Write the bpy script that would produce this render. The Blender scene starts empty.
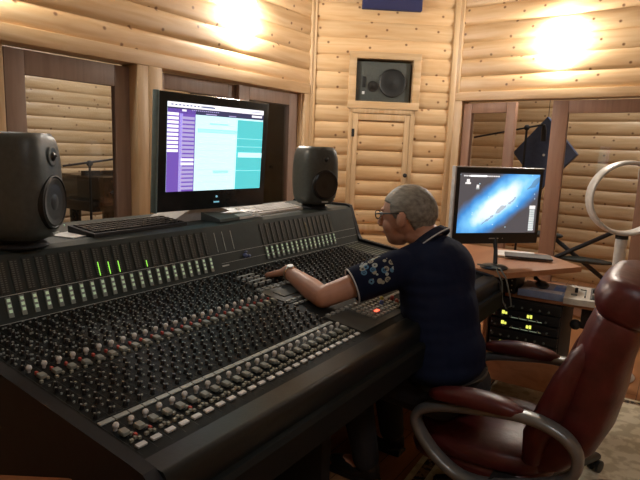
import bpy, bmesh, math, random
from mathutils import Vector, Matrix, Euler
random.seed(7)
PI = math.pi
SC = bpy.context.scene
COL = SC.collection

# ---------------------------------------------------------------- camera, light, exposure
cam_d = bpy.data.cameras.new('camera'); cam = bpy.data.objects.new('camera', cam_d); COL.objects.link(cam)
Rm = ((0.5535772542204795, -0.8319902451340765, 0.03666681894375344),
      (-0.1161741108932046, -0.12074633046888922, -0.9858620084152099),
      (0.8246549578871688, 0.5414910485687066, -0.163498149078437))
right, down, fwd = [Vector(r) for r in Rm]
M = Matrix((right, -down, -fwd)).transposed().to_4x4()
M.translation = Vector((0, 0, 1.36))
cam.matrix_world = M
cam_d.sensor_width = 36; cam_d.lens = 556.1 / 640 * 36; cam_d.clip_start = 0.02
SC.camera = cam
SC.view_settings.view_transform = 'Standard'; SC.view_settings.look = 'None'
SC.view_settings.gamma = 1; SC.view_settings.use_curve_mapping = False
SC.view_settings.exposure = -0.08
SCONCE_STRENGTH = 185.0
FILL_STRENGTH = 5.0
LIVE_STRENGTH = 48.0
world = bpy.data.worlds.new('world'); SC.world = world; world.use_nodes = True
world.node_tree.nodes['Background'].inputs[0].default_value = (1, .93, .85, 1)
world.node_tree.nodes['Background'].inputs[1].default_value = 0.05

# ---------------------------------------------------------------- materials
def new_mat(name):
    m = bpy.data.materials.new(name); m.use_nodes = True
    return m, m.node_tree.nodes, m.node_tree.links, m.node_tree.nodes['Principled BSDF']

def plain(name, col, rough=.5, metal=0., noise=.12, scale=30., bump=0., spec=.5, coat=0.):
    m, N, L, b = new_mat(name)
    tc = N.new('ShaderNodeTexCoord'); n = N.new('ShaderNodeTexNoise'); n.inputs['Scale'].default_value = scale
    n.inputs['Detail'].default_value = 4
    L.new(tc.outputs['Object'], n.inputs['Vector'])
    r = N.new('ShaderNodeValToRGB')
    r.color_ramp.elements[0].position = .3; r.color_ramp.elements[1].position = .7
    r.color_ramp.elements[0].color = tuple(c * (1 - noise) for c in col) + (1,)
    r.color_ramp.elements[1].color = tuple(min(1, c * (1 + noise)) for c in col) + (1,)
    L.new(n.outputs['Fac'], r.inputs['Fac']); L.new(r.outputs['Color'], b.inputs['Base Color'])
    b.inputs['Roughness'].default_value = rough; b.inputs['Metallic'].default_value = metal
    b.inputs['Specular IOR Level'].default_value = spec
    b.inputs['Coat Weight'].default_value = coat
    if bump:
        bp = N.new('ShaderNodeBump'); bp.inputs['Strength'].default_value = bump; bp.inputs['Distance'].default_value = .01
        L.new(n.outputs['Fac'], bp.inputs['Height']); L.new(bp.outputs['Normal'], b.inputs['Normal'])
    return m

def emit(name, col, s):
    m, N, L, b = new_mat(name)
    b.inputs['Base Color'].default_value = (*col, 1)
    b.inputs['Emission Color'].default_value = (*col, 1); b.inputs['Emission Strength'].default_value = s
    return m

def math_node(N, L, op, a, b=None, c=None):
    n = N.new('ShaderNodeMath'); n.operation = op
    for i, v in enumerate((a, b, c)):
        if v is None: continue
        if isinstance(v, (int, float)): n.inputs[i].default_value = v
        else: L.new(v, n.inputs[i])
    return n.outputs[0]

def wood(name, light, dark, knot, course=.145, knots=True, rough=.42, vertical=False, streak=1.):
    m, N, L, b = new_mat(name)
    tc = N.new('ShaderNodeTexCoord'); sp = N.new('ShaderNodeSeparateXYZ'); L.new(tc.outputs['Object'], sp.inputs[0])
    X, Y, Z = sp.outputs[0], sp.outputs[1], sp.outputs[2]
    if vertical: X, Z = Z, X
    ci = math_node(N, L, 'FLOOR', math_node(N, L, 'DIVIDE', Z, course))
    wn = N.new('ShaderNodeTexWhiteNoise'); wn.noise_dimensions = '1D'; L.new(ci, wn.inputs['W'])
    off = math_node(N, L, 'MULTIPLY', wn.outputs['Value'], 37.)
    cb = N.new('ShaderNodeCombineXYZ')
    L.new(math_node(N, L, 'ADD', math_node(N, L, 'MULTIPLY', X, 1.3), off), cb.inputs[0])
    L.new(math_node(N, L, 'MULTIPLY', Y, 6.), cb.inputs[1])
    L.new(math_node(N, L, 'MULTIPLY', Z, 16.), cb.inputs[2])
    n = N.new('ShaderNodeTexNoise'); n.inputs['Scale'].default_value = 1.6; n.inputs['Detail'].default_value = 6; n.inputs['Distortion'].default_value = .6
    L.new(cb.outputs[0], n.inputs['Vector'])
    r = N.new('ShaderNodeValToRGB'); e = r.color_ramp.elements
    e[0].position = .36; e[0].color = (*dark, 1); e[1].position = .62; e[1].color = (*light, 1)
    L.new(n.outputs['Fac'], r.inputs['Fac'])
    # per-board tone
    mx = N.new('ShaderNodeMix'); mx.data_type = 'RGBA'; mx.blend_type = 'MULTIPLY'; mx.inputs[0].default_value = 1
    L.new(r.outputs['Color'], mx.inputs[6])
    g = N.new('ShaderNodeCombineColor')
    v = math_node(N, L, 'ADD', math_node(N, L, 'MULTIPLY', wn.outputs['Value'], .2 * streak), 1 - .13 * streak)
    for i in range(3): L.new(v, g.inputs[i])
    L.new(g.outputs[0], mx.inputs[7]); colr = mx.outputs[2]
    if knots:
        cv = N.new('ShaderNodeCombineXYZ')
        L.new(math_node(N, L, 'ADD', math_node(N, L, 'MULTIPLY', X, 5.), off), cv.inputs[0])
        L.new(math_node(N, L, 'MULTIPLY', Z, .8 / course), cv.inputs[1])
        vo = N.new('ShaderNodeTexVoronoi'); vo.voronoi_dimensions = '2D'; vo.inputs['Scale'].default_value = 1.; vo.inputs['Randomness'].default_value = 1
        L.new(cv.outputs[0], vo.inputs['Vector'])
        kr = N.new('ShaderNodeValToRGB'); k = kr.color_ramp.elements
        k[0].position = .03; k[0].color = (1, 1, 1, 1); k[1].position = .075; k[1].color = (0, 0, 0, 1)
        L.new(vo.outputs['Distance'], kr.inputs['Fac'])
        m2 = N.new('ShaderNodeMix'); m2.data_type = 'RGBA'; L.new(kr.outputs['Color'], m2.inputs[0])
        L.new(colr, m2.inputs[6]); m2.inputs[7].default_value = (*knot, 1); colr = m2.outputs[2]
    L.new(colr, b.inputs['Base Color']); b.inputs['Roughness'].default_value = rough
    bp = N.new('ShaderNodeBump'); bp.inputs['Strength'].default_value = .08; bp.inputs['Distance'].default_value = .01
    L.new(n.outputs['Fac'], bp.inputs['Height']); L.new(bp.outputs['Normal'], b.inputs['Normal'])
    return m

def glass_mat(name, tint=(1, 1, 1), refl=.08):
    m, N, L, b = new_mat(name); out = N['Material Output']
    t = N.new('ShaderNodeBsdfTransparent'); t.inputs[0].default_value = (*tint, 1)
    g = N.new('ShaderNodeBsdfGlossy'); g.inputs['Roughness'].default_value = .02
    f = N.new('ShaderNodeFresnel'); f.inputs['IOR'].default_value = 1.45
    mx = N.new('ShaderNodeMixShader'); L.new(f.outputs[0], mx.inputs[0]); L.new(t.outputs[0], mx.inputs[1]); L.new(g.outputs[0], mx.inputs[2])
    L.new(mx.outputs[0], out.inputs['Surface']); N.remove(b)
    return m

MT = {}
MT['log'] = wood('pine_log', (.69, .485, .272), (.60, .38, .185), (.18, .08, .03))
MT['trim'] = wood('pine_trim', (.66, .475, .28), (.56, .37, .19), (.25, .1, .04), course=.5, knots=False)
MT['trimv'] = wood('pine_trim_vertical', (.66, .475, .28), (.56, .37, .19), (.25, .1, .04), course=.5, knots=False, vertical=True)
MT['framer'] = wood('red_brown_door_wood', (.33, .185, .12), (.27, .145, .095), (.1, .04, .02), course=.4, knots=False, rough=.5, vertical=True)
MT['frame'] = wood('brown_door_wood_hazed', (.35, .25, .20), (.29, .20, .16), (.1, .04, .02), course=.4, knots=False, rough=.5, vertical=True)  # left window frames: door wood greyed and lightened, haze put into the colour
MT['framed'] = wood('brown_door_wood_dark', (.34, .215, .165), (.27, .165, .125), (.1, .04, .02), course=.4, knots=False, rough=.5)
MT['desk'] = wood('desk_wood', (.50, .235, .115), (.40, .17, .08), (.1, .04, .02), course=.7, knots=False, rough=.3)
MT['orange'] = wood('orange_table_wood', (.42, .17, .07), (.34, .13, .05), (.1, .04, .02), course=.7, knots=False, rough=.35)
MT['black'] = plain('black_plastic', (.018, .019, .020), .38)
MT['blackm'] = plain('black_matte', (.014, .014, .015), .7)
MT['console'] = plain('console_charcoal', (.0055, .0072, .007), .6, spec=.2)
MT['bridge'] = plain('meter_bridge_grey', (.030, .040, .037), .55, spec=.3)
MT['leather_black'] = plain('black_arm_pad', (.009, .011, .0105), .36, bump=.03, scale=120, spec=.3)
MT['cheek'] = plain('cheek_black', (.012, .013, .016), .55, spec=.25)
MT['knob'] = plain('knob_black', (.012, .012, .013), .32)
MT['white'] = plain('white_plastic', (.72, .72, .70), .4)
MT['greycap'] = plain('grey_fader_cap', (.26, .28, .25), .45)
MT['strip'] = plain('scribble_strip', (.42, .45, .42), .6)
MT['redcap'] = plain('red_cap', (.55, .09, .07), .4)
MT['yellowcap'] = plain('yellow_cap', (.5, .45, .08), .4)
MT['bluecap'] = plain('blue_cap', (.08, .16, .5), .4)
MT['panelgrey'] = plain('panel_grey', (.17, .19, .17), .5)
MT['led_green'] = emit('led_green', (.35, 1, .1), 1.1)
MT['led_white'] = emit('led_pale', (.7, .92, .66), .16)
MT['led_red'] = emit('led_red', (1, .1, .05), 3.)
MT['led_yellow'] = emit('led_yellow', (.9, .95, .15), 1.1)
MT['print'] = plain('printed_white', (.50, .53, .50), .6)
MT['speaker'] = plain('speaker_grey_green', (.060, .070, .066), .45, scale=60)
MT['speaker2'] = plain('speaker_cone', (.008, .009, .009), .55)
MT['cone'] = plain('cone_black', (.012, .013, .013), .3)
MT['glint'] = plain('tweeter_glint', (.35, .36, .36), .25, .6)
MT['silver'] = plain('silver_plastic', (.60, .62, .63), .35, .2)
MT['silverarm'] = plain('gunmetal_paint', (.20, .205, .20), .35, .5)
MT['fan'] = plain('fan_silver_white', (.62, .62, .60), .35, .1)
MT['paper'] = plain('paper', (.7, .7, .68), .7)
MT['burg'] = plain('burgundy_leather', (.085, .013, .012), .40, bump=.35, scale=16, noise=.3)
MT['skin'] = plain('skin', (.56, .29, .19), .5, noise=.08, scale=25)
MT['lip'] = plain('lip', (.38, .14, .11), .5)
MT['navy'] = plain('navy_cotton', (.007, .011, .032), .85, bump=.2, scale=60)
MT['trouser'] = plain('dark_trousers', (.014, .014, .016), .8, bump=.2, scale=50)
MT['shoe'] = plain('shoe_black', (.012, .011, .01), .4)
MT['piping'] = plain('white_piping', (.6, .62, .62), .7)
MT['gold'] = plain('watch_metal', (.6, .5, .38), .25, .9)
MT['blue_panel'] = plain('navy_fabric_panel', (.018, .022, .085), .9, bump=.3, scale=150)
MT['diamond'] = plain('blue_grey_panel', (.055, .08, .15), .85)
MT['glass'] = glass_mat('window_glass')
MT['piano'] = plain('piano_black', (.015, .014, .013), .2)
MT['ceiling'] = plain('ceiling_paint', (.55, .47, .38), .9)
MT['switch'] = plain('cream_plastic', (.6, .55, .45), .5)

def hair_material():
    m, N, L, b = new_mat('grey_hair')
    tc = N.new('ShaderNodeTexCoord'); mp = N.new('ShaderNodeMapping'); mp.inputs['Scale'].default_value = (70, 22, 50)
    mp.inputs['Rotation'].default_value = (.5, 0, 0)
    n = N.new('ShaderNodeTexNoise'); n.inputs['Scale'].default_value = 1.4; n.inputs['Detail'].default_value = 5
    L.new(tc.outputs['Object'], mp.inputs[0]); L.new(mp.outputs[0], n.inputs['Vector'])
    r = N.new('ShaderNodeValToRGB'); e = r.color_ramp.elements
    e[0].position = .3; e[0].color = (.13, .115, .09, 1); e[1].position = .72; e[1].color = (.32, .30, .25, 1)
    L.new(n.outputs['Fac'], r.inputs['Fac']); L.new(r.outputs['Color'], b.inputs['Base Color'])
    bp = N.new('ShaderNodeBump'); bp.inputs['Strength'].default_value = .3; bp.inputs['Distance'].default_value = .002
    L.new(n.outputs['Fac'], bp.inputs['Height']); L.new(bp.outputs['Normal'], b.inputs['Normal'])
    b.inputs['Roughness'].default_value = .6
    return m
MT['hair'] = hair_material()

def floor_material():
    m, N, L, b = new_mat('oak_floor')
    tc = N.new('ShaderNodeTexCoord'); br = N.new('ShaderNodeTexBrick')
    br.inputs['Scale'].default_value = 1; br.inputs['Brick Width'].default_value = 1.2; br.inputs['Row Height'].default_value = .11
    br.inputs['Mortar Size'].default_value = .002; br.inputs['Color1'].default_value = (.44, .20, .085, 1)
    br.inputs['Color2'].default_value = (.37, .165, .065, 1); br.inputs['Mortar'].default_value = (.06, .025, .01, 1)
    L.new(tc.outputs['Object'], br.inputs['Vector'])
    mp = N.new('ShaderNodeMapping'); mp.inputs['Scale'].default_value = (2, 30, 1); L.new(tc.outputs['Object'], mp.inputs[0])
    n = N.new('ShaderNodeTexNoise'); n.inputs['Scale'].default_value = 1.5; n.inputs['Detail'].default_value = 5; L.new(mp.outputs[0], n.inputs['Vector'])
    mx = N.new('ShaderNodeMix'); mx.data_type = 'RGBA'; mx.blend_type = 'MULTIPLY'; mx.inputs[0].default_value = .6
    L.new(br.outputs['Color'], mx.inputs[6]); L.new(n.outputs['Color'], mx.inputs[7])
    g = N.new('ShaderNodeRGBToBW'); L.new(n.outputs['Color'], g.inputs[0]); L.new(math_node(N, L, 'ADD', g.outputs[0], .4), mx.inputs[7])
    L.new(mx.outputs[2], b.inputs['Base Color']); b.inputs['Roughness'].default_value = .3
    return m
MT['floor'] = floor_material()

def rug_material():
    m, N, L, b = new_mat('oriental_rug')
    tc = N.new('ShaderNodeTexCoord'); sp = N.new('ShaderNodeSeparateXYZ'); L.new(tc.outputs['Object'], sp.inputs[0])
    vo = N.new('ShaderNodeTexVoronoi'); vo.inputs['Scale'].default_value = 2.6; L.new(tc.outputs['Object'], vo.inputs['Vector'])
    n = N.new('ShaderNodeTexNoise'); n.inputs['Scale'].default_value = 17; n.inputs['Detail'].default_value = 4; L.new(tc.outputs['Object'], n.inputs['Vector'])
    base = N.new('ShaderNodeValToRGB'); e = base.color_ramp.elements
    e[0].position = .44; e[0].color = (.58, .52, .36, 1); e[1].position = .54; e[1].color = (.78, .73, .56, 1)
    L.new(n.outputs['Fac'], base.inputs['Fac'])
    n2 = N.new('ShaderNodeTexNoise'); n2.inputs['Scale'].default_value = 55; n2.inputs['Detail'].default_value = 2; L.new(tc.outputs['Object'], n2.inputs['Vector'])
    med = N.new('ShaderNodeValToRGB'); e = med.color_ramp.elements
    e[0].position = .45; e[0].color = (.09, .055, .03, 1); e[1].position = .55; e[1].color = (.42, .20, .10, 1)
    L.new(n2.outputs['Fac'], med.inputs['Fac'])
    msk = N.new('ShaderNodeValToRGB'); e = msk.color_ramp.elements
    e[0].position = .31; e[0].color = (1, 1, 1, 1); e[1].position = .34; e[1].color = (0, 0, 0, 1)
    L.new(vo.outputs['Distance'], msk.inputs['Fac'])
    mx = N.new('ShaderNodeMix'); mx.data_type = 'RGBA'; L.new(msk.outputs['Color'], mx.inputs[0]); L.new(base.outputs['Color'], mx.inputs[6]); L.new(med.outputs['Color'], mx.inputs[7])
    # border band
    ax = math_node(N, L, 'ABSOLUTE', sp.outputs[0]); ay = math_node(N, L, 'ABSOLUTE', sp.outputs[1])
    dx = math_node(N, L, 'SUBTRACT', .8, ax); dy = math_node(N, L, 'SUBTRACT', 1.0, ay)
    d = math_node(N, L, 'MINIMUM', dx, dy)
    band = math_node(N, L, 'LESS_THAN', math_node(N, L, 'ABSOLUTE', math_node(N, L, 'SUBTRACT', d, .05)), .022)
    m2 = N.new('ShaderNodeMix'); m2.data_type = 'RGBA'; L.new(band, m2.inputs[0]); L.new(mx.outputs[2], m2.inputs[6])
    m3 = N.new('ShaderNodeValToRGB'); e = m3.color_ramp.elements
    e[0].position = .47; e[0].color = (.04, .03, .025, 1); e[1].position = .53; e[1].color = (.32, .22, .12, 1)
    L.new(n2.outputs['Fac'], m3.inputs['Fac']); L.new(m3.outputs['Color'], m2.inputs[7])
    L.new(m2.outputs[2], b.inputs['Base Color']); b.inputs['Roughness'].default_value = .95
    bp = N.new('ShaderNodeBump'); bp.inputs['Strength'].default_value = .4; bp.inputs['Distance'].default_value = .004
    L.new(n2.outputs['Fac'], bp.inputs['Height']); L.new(bp.outputs['Normal'], b.inputs['Normal'])
    return m
MT['rug'] = rug_material()

# ---------------------------------------------------------------- helpers
class MB:
    def __init__(s): s.v = []; s.f = []; s.m = []; s.mi = 0
    def add(s, vs, fs):
        o = len(s.v); s.v += [Vector(v) for v in vs]; s.f += [tuple(i + o for i in f) for f in fs]; s.m += [s.mi] * len(fs); return s
    def box(s, x0, x1, y0, y1, z0, z1, T=None):
        vs = [Vector((x, y, z)) for z in (z0, z1) for y in (y0, y1) for x in (x0, x1)]
        if T: vs = [T(v) if callable(T) else T @ v for v in vs]
        return s.add(vs, [(0, 2, 3, 1), (4, 5, 7, 6), (0, 1, 5, 4), (2, 6, 7, 3), (0, 4, 6, 2), (1, 3, 7, 5)])
    def bbox(s, x0, x1, y0, y1, z0, z1, b=.004, T=None):       # chamfered box
        lx, ly, lz = (x1 - x0) / 2, (y1 - y0) / 2, (z1 - z0) / 2; b = min(b, lx * .9, ly * .9, lz * .9)
        c = Vector(((x0 + x1) / 2, (y0 + y1) / 2, (z0 + z1) / 2)); bm = bmesh.new()
        bmesh.ops.create_cube(bm, size=1)
        for v in bm.verts: v.co = Vector((v.co.x * 2 * lx, v.co.y * 2 * ly, v.co.z * 2 * lz)) + c
        bmesh.ops.bevel(bm, geom=bm.edges[:], offset=b, segments=2, affect='EDGES', profile=.6)
        bm.verts.index_update()
        vs = [v.co.copy() for v in bm.verts]; fs = [tuple(v.index for v in f.verts) for f in bm.faces]; bm.free()
        if T: vs = [T(v) if callable(T) else T @ v for v in vs]
        return s.add(vs, fs)
    def prism(s, poly, a0, a1, axis='x', T=None):               # poly of 2D points extruded along axis
        n = len(poly); vs = []
        for a in (a0, a1):
            for p, q in poly:
                vs.append({'x': Vector((a, p, q)), 'y': Vector((p, a, q)), 'z': Vector((p, q, a))}[axis])
        if T: vs = [T(v) if callable(T) else T @ v for v in vs]
        fs = [tuple(range(n))[::-1], tuple(range(n, 2 * n))] + [(i, (i + 1) % n, (i + 1) % n + n, i + n) for i in range(n)]
        return s.add(vs, fs)
    def tube(s, pts, r, n=10, closed=False, cap=True):
        pts = [Vector(p) for p in pts]; k = len(pts); rs = r if isinstance(r, (list, tuple)) else [r] * k
        vs = []; up = None
        for i, p in enumerate(pts):
            a = pts[(i - 1) % k] if (closed or i > 0) else p; b_ = pts[(i + 1) % k] if (closed or i < k - 1) else p
            t = (b_ - a).normalized()
            if up is None:
                up = Vector((0, 0, 1)) if abs(t.z) < .9 else Vector((1, 0, 0))
            u = (up - t * up.dot(t)).normalized(); w = t.cross(u); up = u
            for j in range(n):
                an = 2 * PI * j / n; vs.append(p + (u * math.cos(an) + w * math.sin(an)) * rs[i])
        fs = []
        for i in range(k if closed else k - 1):
            for j in range(n):
                a, b_ = i * n + j, i * n + (j + 1) % n; c, d = ((i + 1) % k) * n + (j + 1) % n, ((i + 1) % k) * n + j
                fs.append((a, b_, c, d))
        if cap and not closed: fs += [tuple(range(n))[::-1], tuple(range((k - 1) * n, k * n))]
        return s.add(vs, fs)
    def lathe(s, prof, n=20, T=None, cap=True):                # prof (r,z)
        vs = []; fs = []
        for r, z in prof:
            for j in range(n):
                a = 2 * PI * j / n; vs.append(Vector((r * math.cos(a), r * math.sin(a), z)))
        for i in range(len(prof) - 1):
            for j in range(n):
                fs.append((i * n + j, i * n + (j + 1) % n, (i + 1) * n + (j + 1) % n, (i + 1) * n + j))
        if cap: fs += [tuple(range(n))[::-1], tuple(range((len(prof) - 1) * n, len(prof) * n))]
        if T: vs = [T(v) if callable(T) else T @ v for v in vs]
        return s.add(vs, fs)
    def loft(s, rings, cap=True, closed=False):                # rings: lists of points, same count
        n = len(rings[0]); vs = [p for r in rings for p in r]; fs = []; k = len(rings)
        for i in range(k if closed else k - 1):
            for j in range(n): fs.append((i * n + j, i * n + (j + 1) % n, ((i + 1) % k) * n + (j + 1) % n, ((i + 1) % k) * n + j))
        if cap and not closed: fs += [tuple(range(n))[::-1], tuple(range((k - 1) * n, k * n))]
        return s.add(vs, fs)
    def ball(s, c, r, n=12, T=None):
        c = Vector(c); r = (r, r, r) if isinstance(r, (int, float)) else r
        m_ = n // 2 + 1; prof = [(max(.02, math.sin(PI * i / m_)), -math.cos(PI * i / m_)) for i in range(m_ + 1)]
        f = lambda v: (T @ Vector((v.x * r[0], v.y * r[1], v.z * r[2])) if T else Vector((v.x * r[0], v.y * r[1], v.z * r[2]))) + c
        return s.lathe(prof, n, f)
    def build(s, name, mats, parent=None, smooth=True, loc=None, angle=40):
        me = bpy.data.meshes.new(name); me.from_pydata(s.v, [], s.f)
        for m in (mats if isinstance(mats, (list, tuple)) else [mats]): me.materials.append(MT[m] if isinstance(m, str) else m)
        for p, i in zip(me.polygons, s.m): p.material_index = i
        bm = bmesh.new(); bm.from_mesh(me); bmesh.ops.recalc_face_normals(bm, faces=bm.faces[:]); bm.to_mesh(me); bm.free()
        if smooth:
            me.polygons.foreach_set('use_smooth', [True] * len(me.polygons))
            me.set_sharp_from_angle(angle=math.radians(angle))
        o = bpy.data.objects.new(name, me); COL.objects.link(o)
        if loc is not None: o.location = loc
        if parent is not None: o.parent = parent
        return o

def thing(name, label, cat, loc=(0, 0, 0), rotz=0, group=None):
    o = bpy.data.objects.new(name, None); COL.objects.link(o); o.empty_display_size = .1
    o.location = loc; o.rotation_euler = (0, 0, rotz); tag(o, label, cat, group); return o
def tag(o, label, cat, group=None, kind=None):
    o['label'] = label; o['category'] = cat
    if group: o['group'] = group
    if kind: o['kind'] = kind
    return o
def struct(o): o['kind'] = 'structure'; return o
def world_part(o, root):   # mesh authored in world coordinates, parented to an empty
    o.parent = root
    o.matrix_parent_inverse = Matrix.Identity(4)
    R = Matrix.LocRotScale(root.location, root.rotation_euler, None).inverted()
    o.data.transform(R); return o

def superring(c, u, w, a, b, e=2.6, n=24):
    c, u, w = Vector(c), Vector(u), Vector(w); out = []
    for j in range(n):
        t = 2 * PI * j / n; x, y = math.cos(t), math.sin(t)
        x = math.copysign(abs(x) ** (2 / e), x); y = math.copysign(abs(y) ** (2 / e), y)
        out.append(c + u * (a * x) + w * (b * y))
    return out
def pillow(mb, c, half, e=3.2, rx=12, T=None):   # rounded cushion (superellipsoid) at c
    rings = []; c = Vector(c)
    for i in range(rx + 1):
        t = -PI / 2 + PI * i / rx; s_ = math.sin(t); k = max(.02, math.cos(t)) ** (2 / e)
        z = math.copysign(abs(s_) ** (2 / e), s_) * half[2]
        rings.append([(T @ p if T else p) + c for p in superring((0, 0, z), (1, 0, 0), (0, 1, 0), half[0] * k, half[1] * k, e)])
    mb.loft(rings); return mb

# ---------------------------------------------------------------- the room
CAB = Vector((4.181, 2.9, 0)); CCD = Vector((4.973, 1.861, 0))
dC = (CCD - CAB).normalized(); dD = Vector((-.1022717, -.9947565, 0)); LEN_C = (CCD - CAB).length
H = 2.95; COURSE = .145
def log_wall(name, P0, d, length, z0, z1, openings=(), mat='log', thick=.12, flip=False):
    """local x along wall, local -y faces the room"""
    mb = MB(); xs = {0., length}; 
    for a0, a1, b0, b1 in openings: xs |= {a0, a1}
    xs = sorted(xs); nseg = 10
    k0 = math.floor(z0 / COURSE); k1 = math.ceil(z1 / COURSE)
    zb = sorted({z for o in openings for z in o[2:]})
    for i in range(len(xs) - 1):
        xa, xb = xs[i], xs[i + 1]; xm = (xa + xb) / 2
        for k in range(k0, k1):
            a, b = k * COURSE, (k + 1) * COURSE
            zz = sorted({a + (b - a) * j / nseg for j in range(nseg + 1)} | {z for z in zb if a < z < b})
            zz = [z for z in zz if z0 - 1e-6 <= z <= z1 + 1e-6]
            for z_a, z_b in zip(zz, zz[1:]):
                zm = (z_a + z_b) / 2
                if any(o[0] < xm < o[1] and o[2] < zm < o[3] for o in openings): continue
                f = lambda z: -.019 * max(0., 1 - abs(2 * (z - a) / (b - a) - 1) ** 2.2) ** .6
                mb.add([(xa, f(z_a), z_a), (xb, f(z_a), z_a), (xb, f(z_b), z_b), (xa, f(z_b), z_b)], [(0, 1, 2, 3)])
        # flat back
        zz = sorted({z0, z1} | set(zb))
        for z_a, z_b in zip(zz, zz[1:]):
            zm = (z_a + z_b) / 2
            if any(o[0] < xm < o[1] and o[2] < zm < o[3] for o in openings): continue
            mb.add([(xa, thick, z_a), (xb, thick, z_a), (xb, thick, z_b), (xa, thick, z_b)], [(3, 2, 1, 0)])
    me = bpy.data.meshes.new(name); me.from_pydata(mb.v, [], mb.f); me.materials.append(MT[mat])
    o = bpy.data.objects.new(name, me); COL.objects.link(o)
    bm = bmesh.new(); bm.from_mesh(me); bmesh.ops.remove_doubles(bm, verts=bm.verts[:], dist=1e-5); bm.to_mesh(me); bm.free()
    me.polygons.foreach_set('use_smooth', [True] * len(me.polygons)); me.set_sharp_from_angle(angle=math.radians(45))
    o.location = P0; o.rotation_euler = (0, 0, math.atan2(d[1], d[0])); struct(o)
    return o
HD = 1.82   # head of every window and door opening
OPEN_AB = [(4.60 + 0., 0, 0, 0)]
# wall AB in local x: starts at world x=-1.6
X0 = -1.6
w = log_wall('wall_left', (X0, 2.9, 0), (1, 0, 0), CAB.x - X0, 0, H,
             [(.35 - X0, 2.285 - X0, .12, HD), (2.475 - X0, 4.045 - X0, .12, HD)])
w = log_wall('wall_back', CAB, dC, LEN_C, 0, H, [(.39, .91, 1.785, 2.15), (.38, .90, .62, 1.675)])
LD = 4.3
w = log_wall('wall_right', CCD, dD, LD, 0, H, [(.085, 2.35, .06, HD)])
EndD = CCD + dD * LD
log_wall('wall_front', EndD, (-1, -.25, 0), 6.4, 0, H)
E2 = EndD + Vector((-1, -.25, 0)).normalized() * 6.4
dd = Vector((X0, 2.9, 0)) - E2; log_wall('wall_rear', E2, dd.normalized(), dd.length, 0, H)
# rooms beyond the glass
log_wall('wall_live_far', (-1.6, 6.1, 0), (1, 0, 0), 8.6, 0, H)
log_wall('wall_live_left', (-1.6, 3.02, 0), (0, 1, 0), 3.08, 0, H)
log_wall('wall_live_right', (6.35, 6.1, 0), (0, -1, 0), 3.3, 0, H)
nD = Vector((-dD.y, dD.x, 0))      # points away from the control room
if nD.x < 0: nD = -nD
log_wall('wall_booth_far', CCD + nD * 1.75 - dD * .9, dD, 5.6, 0, H)
log_wall('wall_booth_left', (5.05, 2.45, 0), (1, -.1, 0), 1.9, 0, H)
mb = MB(); mb.box(-3, 8, -5.5, 7, -.1, 0); struct(mb.build('floor', 'floor', smooth=False))
mb = MB(); mb.box(-3, 8, -5.5, 7, H, H + .1); struct(mb.build('ceiling', 'ceiling', smooth=False))

def frame_obj(P0, d): return Matrix.Translation(P0) @ Matrix.Rotation(math.atan2(d[1], d[0]), 4, 'Z')
def trim(name, P0, d, boxes, mat='trim', kind=True):
    mb = MB()
    for b_ in boxes: mb.bbox(*b_, b=.006)
    o = mb.build(name, mat); o.location = P0; o.rotation_euler = (0, 0, math.atan2(d[1], d[0])); 
    if kind: struct(o)
    return o
# window/door casings (local: x along, y depth with -y into room)
P_AB = Vector((0, 2.9, 0)); P_C = CAB; P_D = CCD
n = 1
for P, d, L_ in ((P_AB, (1, 0, 0), [(.35, 4.12, -.032, .0, HD, HD + .085)]),
                 (P_D, dD, [(.0, 2.45, -.032, .0, HD, HD + .075)])):
    trim('trim_%d' % n, P, d, L_); n += 1
for P, d, L_ in ((P_AB, (1, 0, 0), [(2.37, 2.475, -.036, 0, 0, HD), (2.285, 2.372, -.03, .12, .0, HD)]),
                 (P_AB, (1, 0, 0), [(4.045, 4.13, -.03, .0, 0, HD), (4.03, 4.05, -.005, .12, 0, HD)]),
                 (P_AB, (1, 0, 0), [(2.47, 2.49, -.005, .12, 0, HD)]),
                 (P_D, dD, [(.0, .085, -.032, .1, 0, HD)]),
                 (P_D, dD, [(2.35, 2.44, -.032, .1, 0, HD)])):
    trim('trim_%d' % n, P, d, L_, 'trimv'); n += 1
# corner boards
for P, d, L_ in ((CAB, (1, 0, 0), [(-.05, -.005, -.035, .02, 0, H)]), (CAB, dC, [(.0, .035, -.035, .02, 0, H)]),
                 (CCD, dC, [(-.06, -.012, -.035, .02, 0, H)]), (CCD, dD, [(.006, .045, -.035, .02, HD + .07, H)])):
    trim('trim_%d' % n, P, d, L_, 'trimv'); n += 1
# reveals at head of openings
trim('trim_%d' % n, P_AB, (1, 0, 0), [(.35, 4.045, 0, .12, HD, HD + .02)]); n += 1
trim('trim_%d' % n, P_D, dD, [(.085, 2.35, 0, .12, HD, HD + .02)]); n += 1
trim('trim_%d' % n, P_AB, (1, 0, 0), [(.35, 4.045, -.03, .12, .0, .12)]); n += 1
# base boards
for nm, P, d, L_ in (('baseboard_back', P_C, dC, (0.02, LEN_C - .02, -.03, 0, 0, .1)),):
    trim(nm, P, d, [L_])

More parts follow.
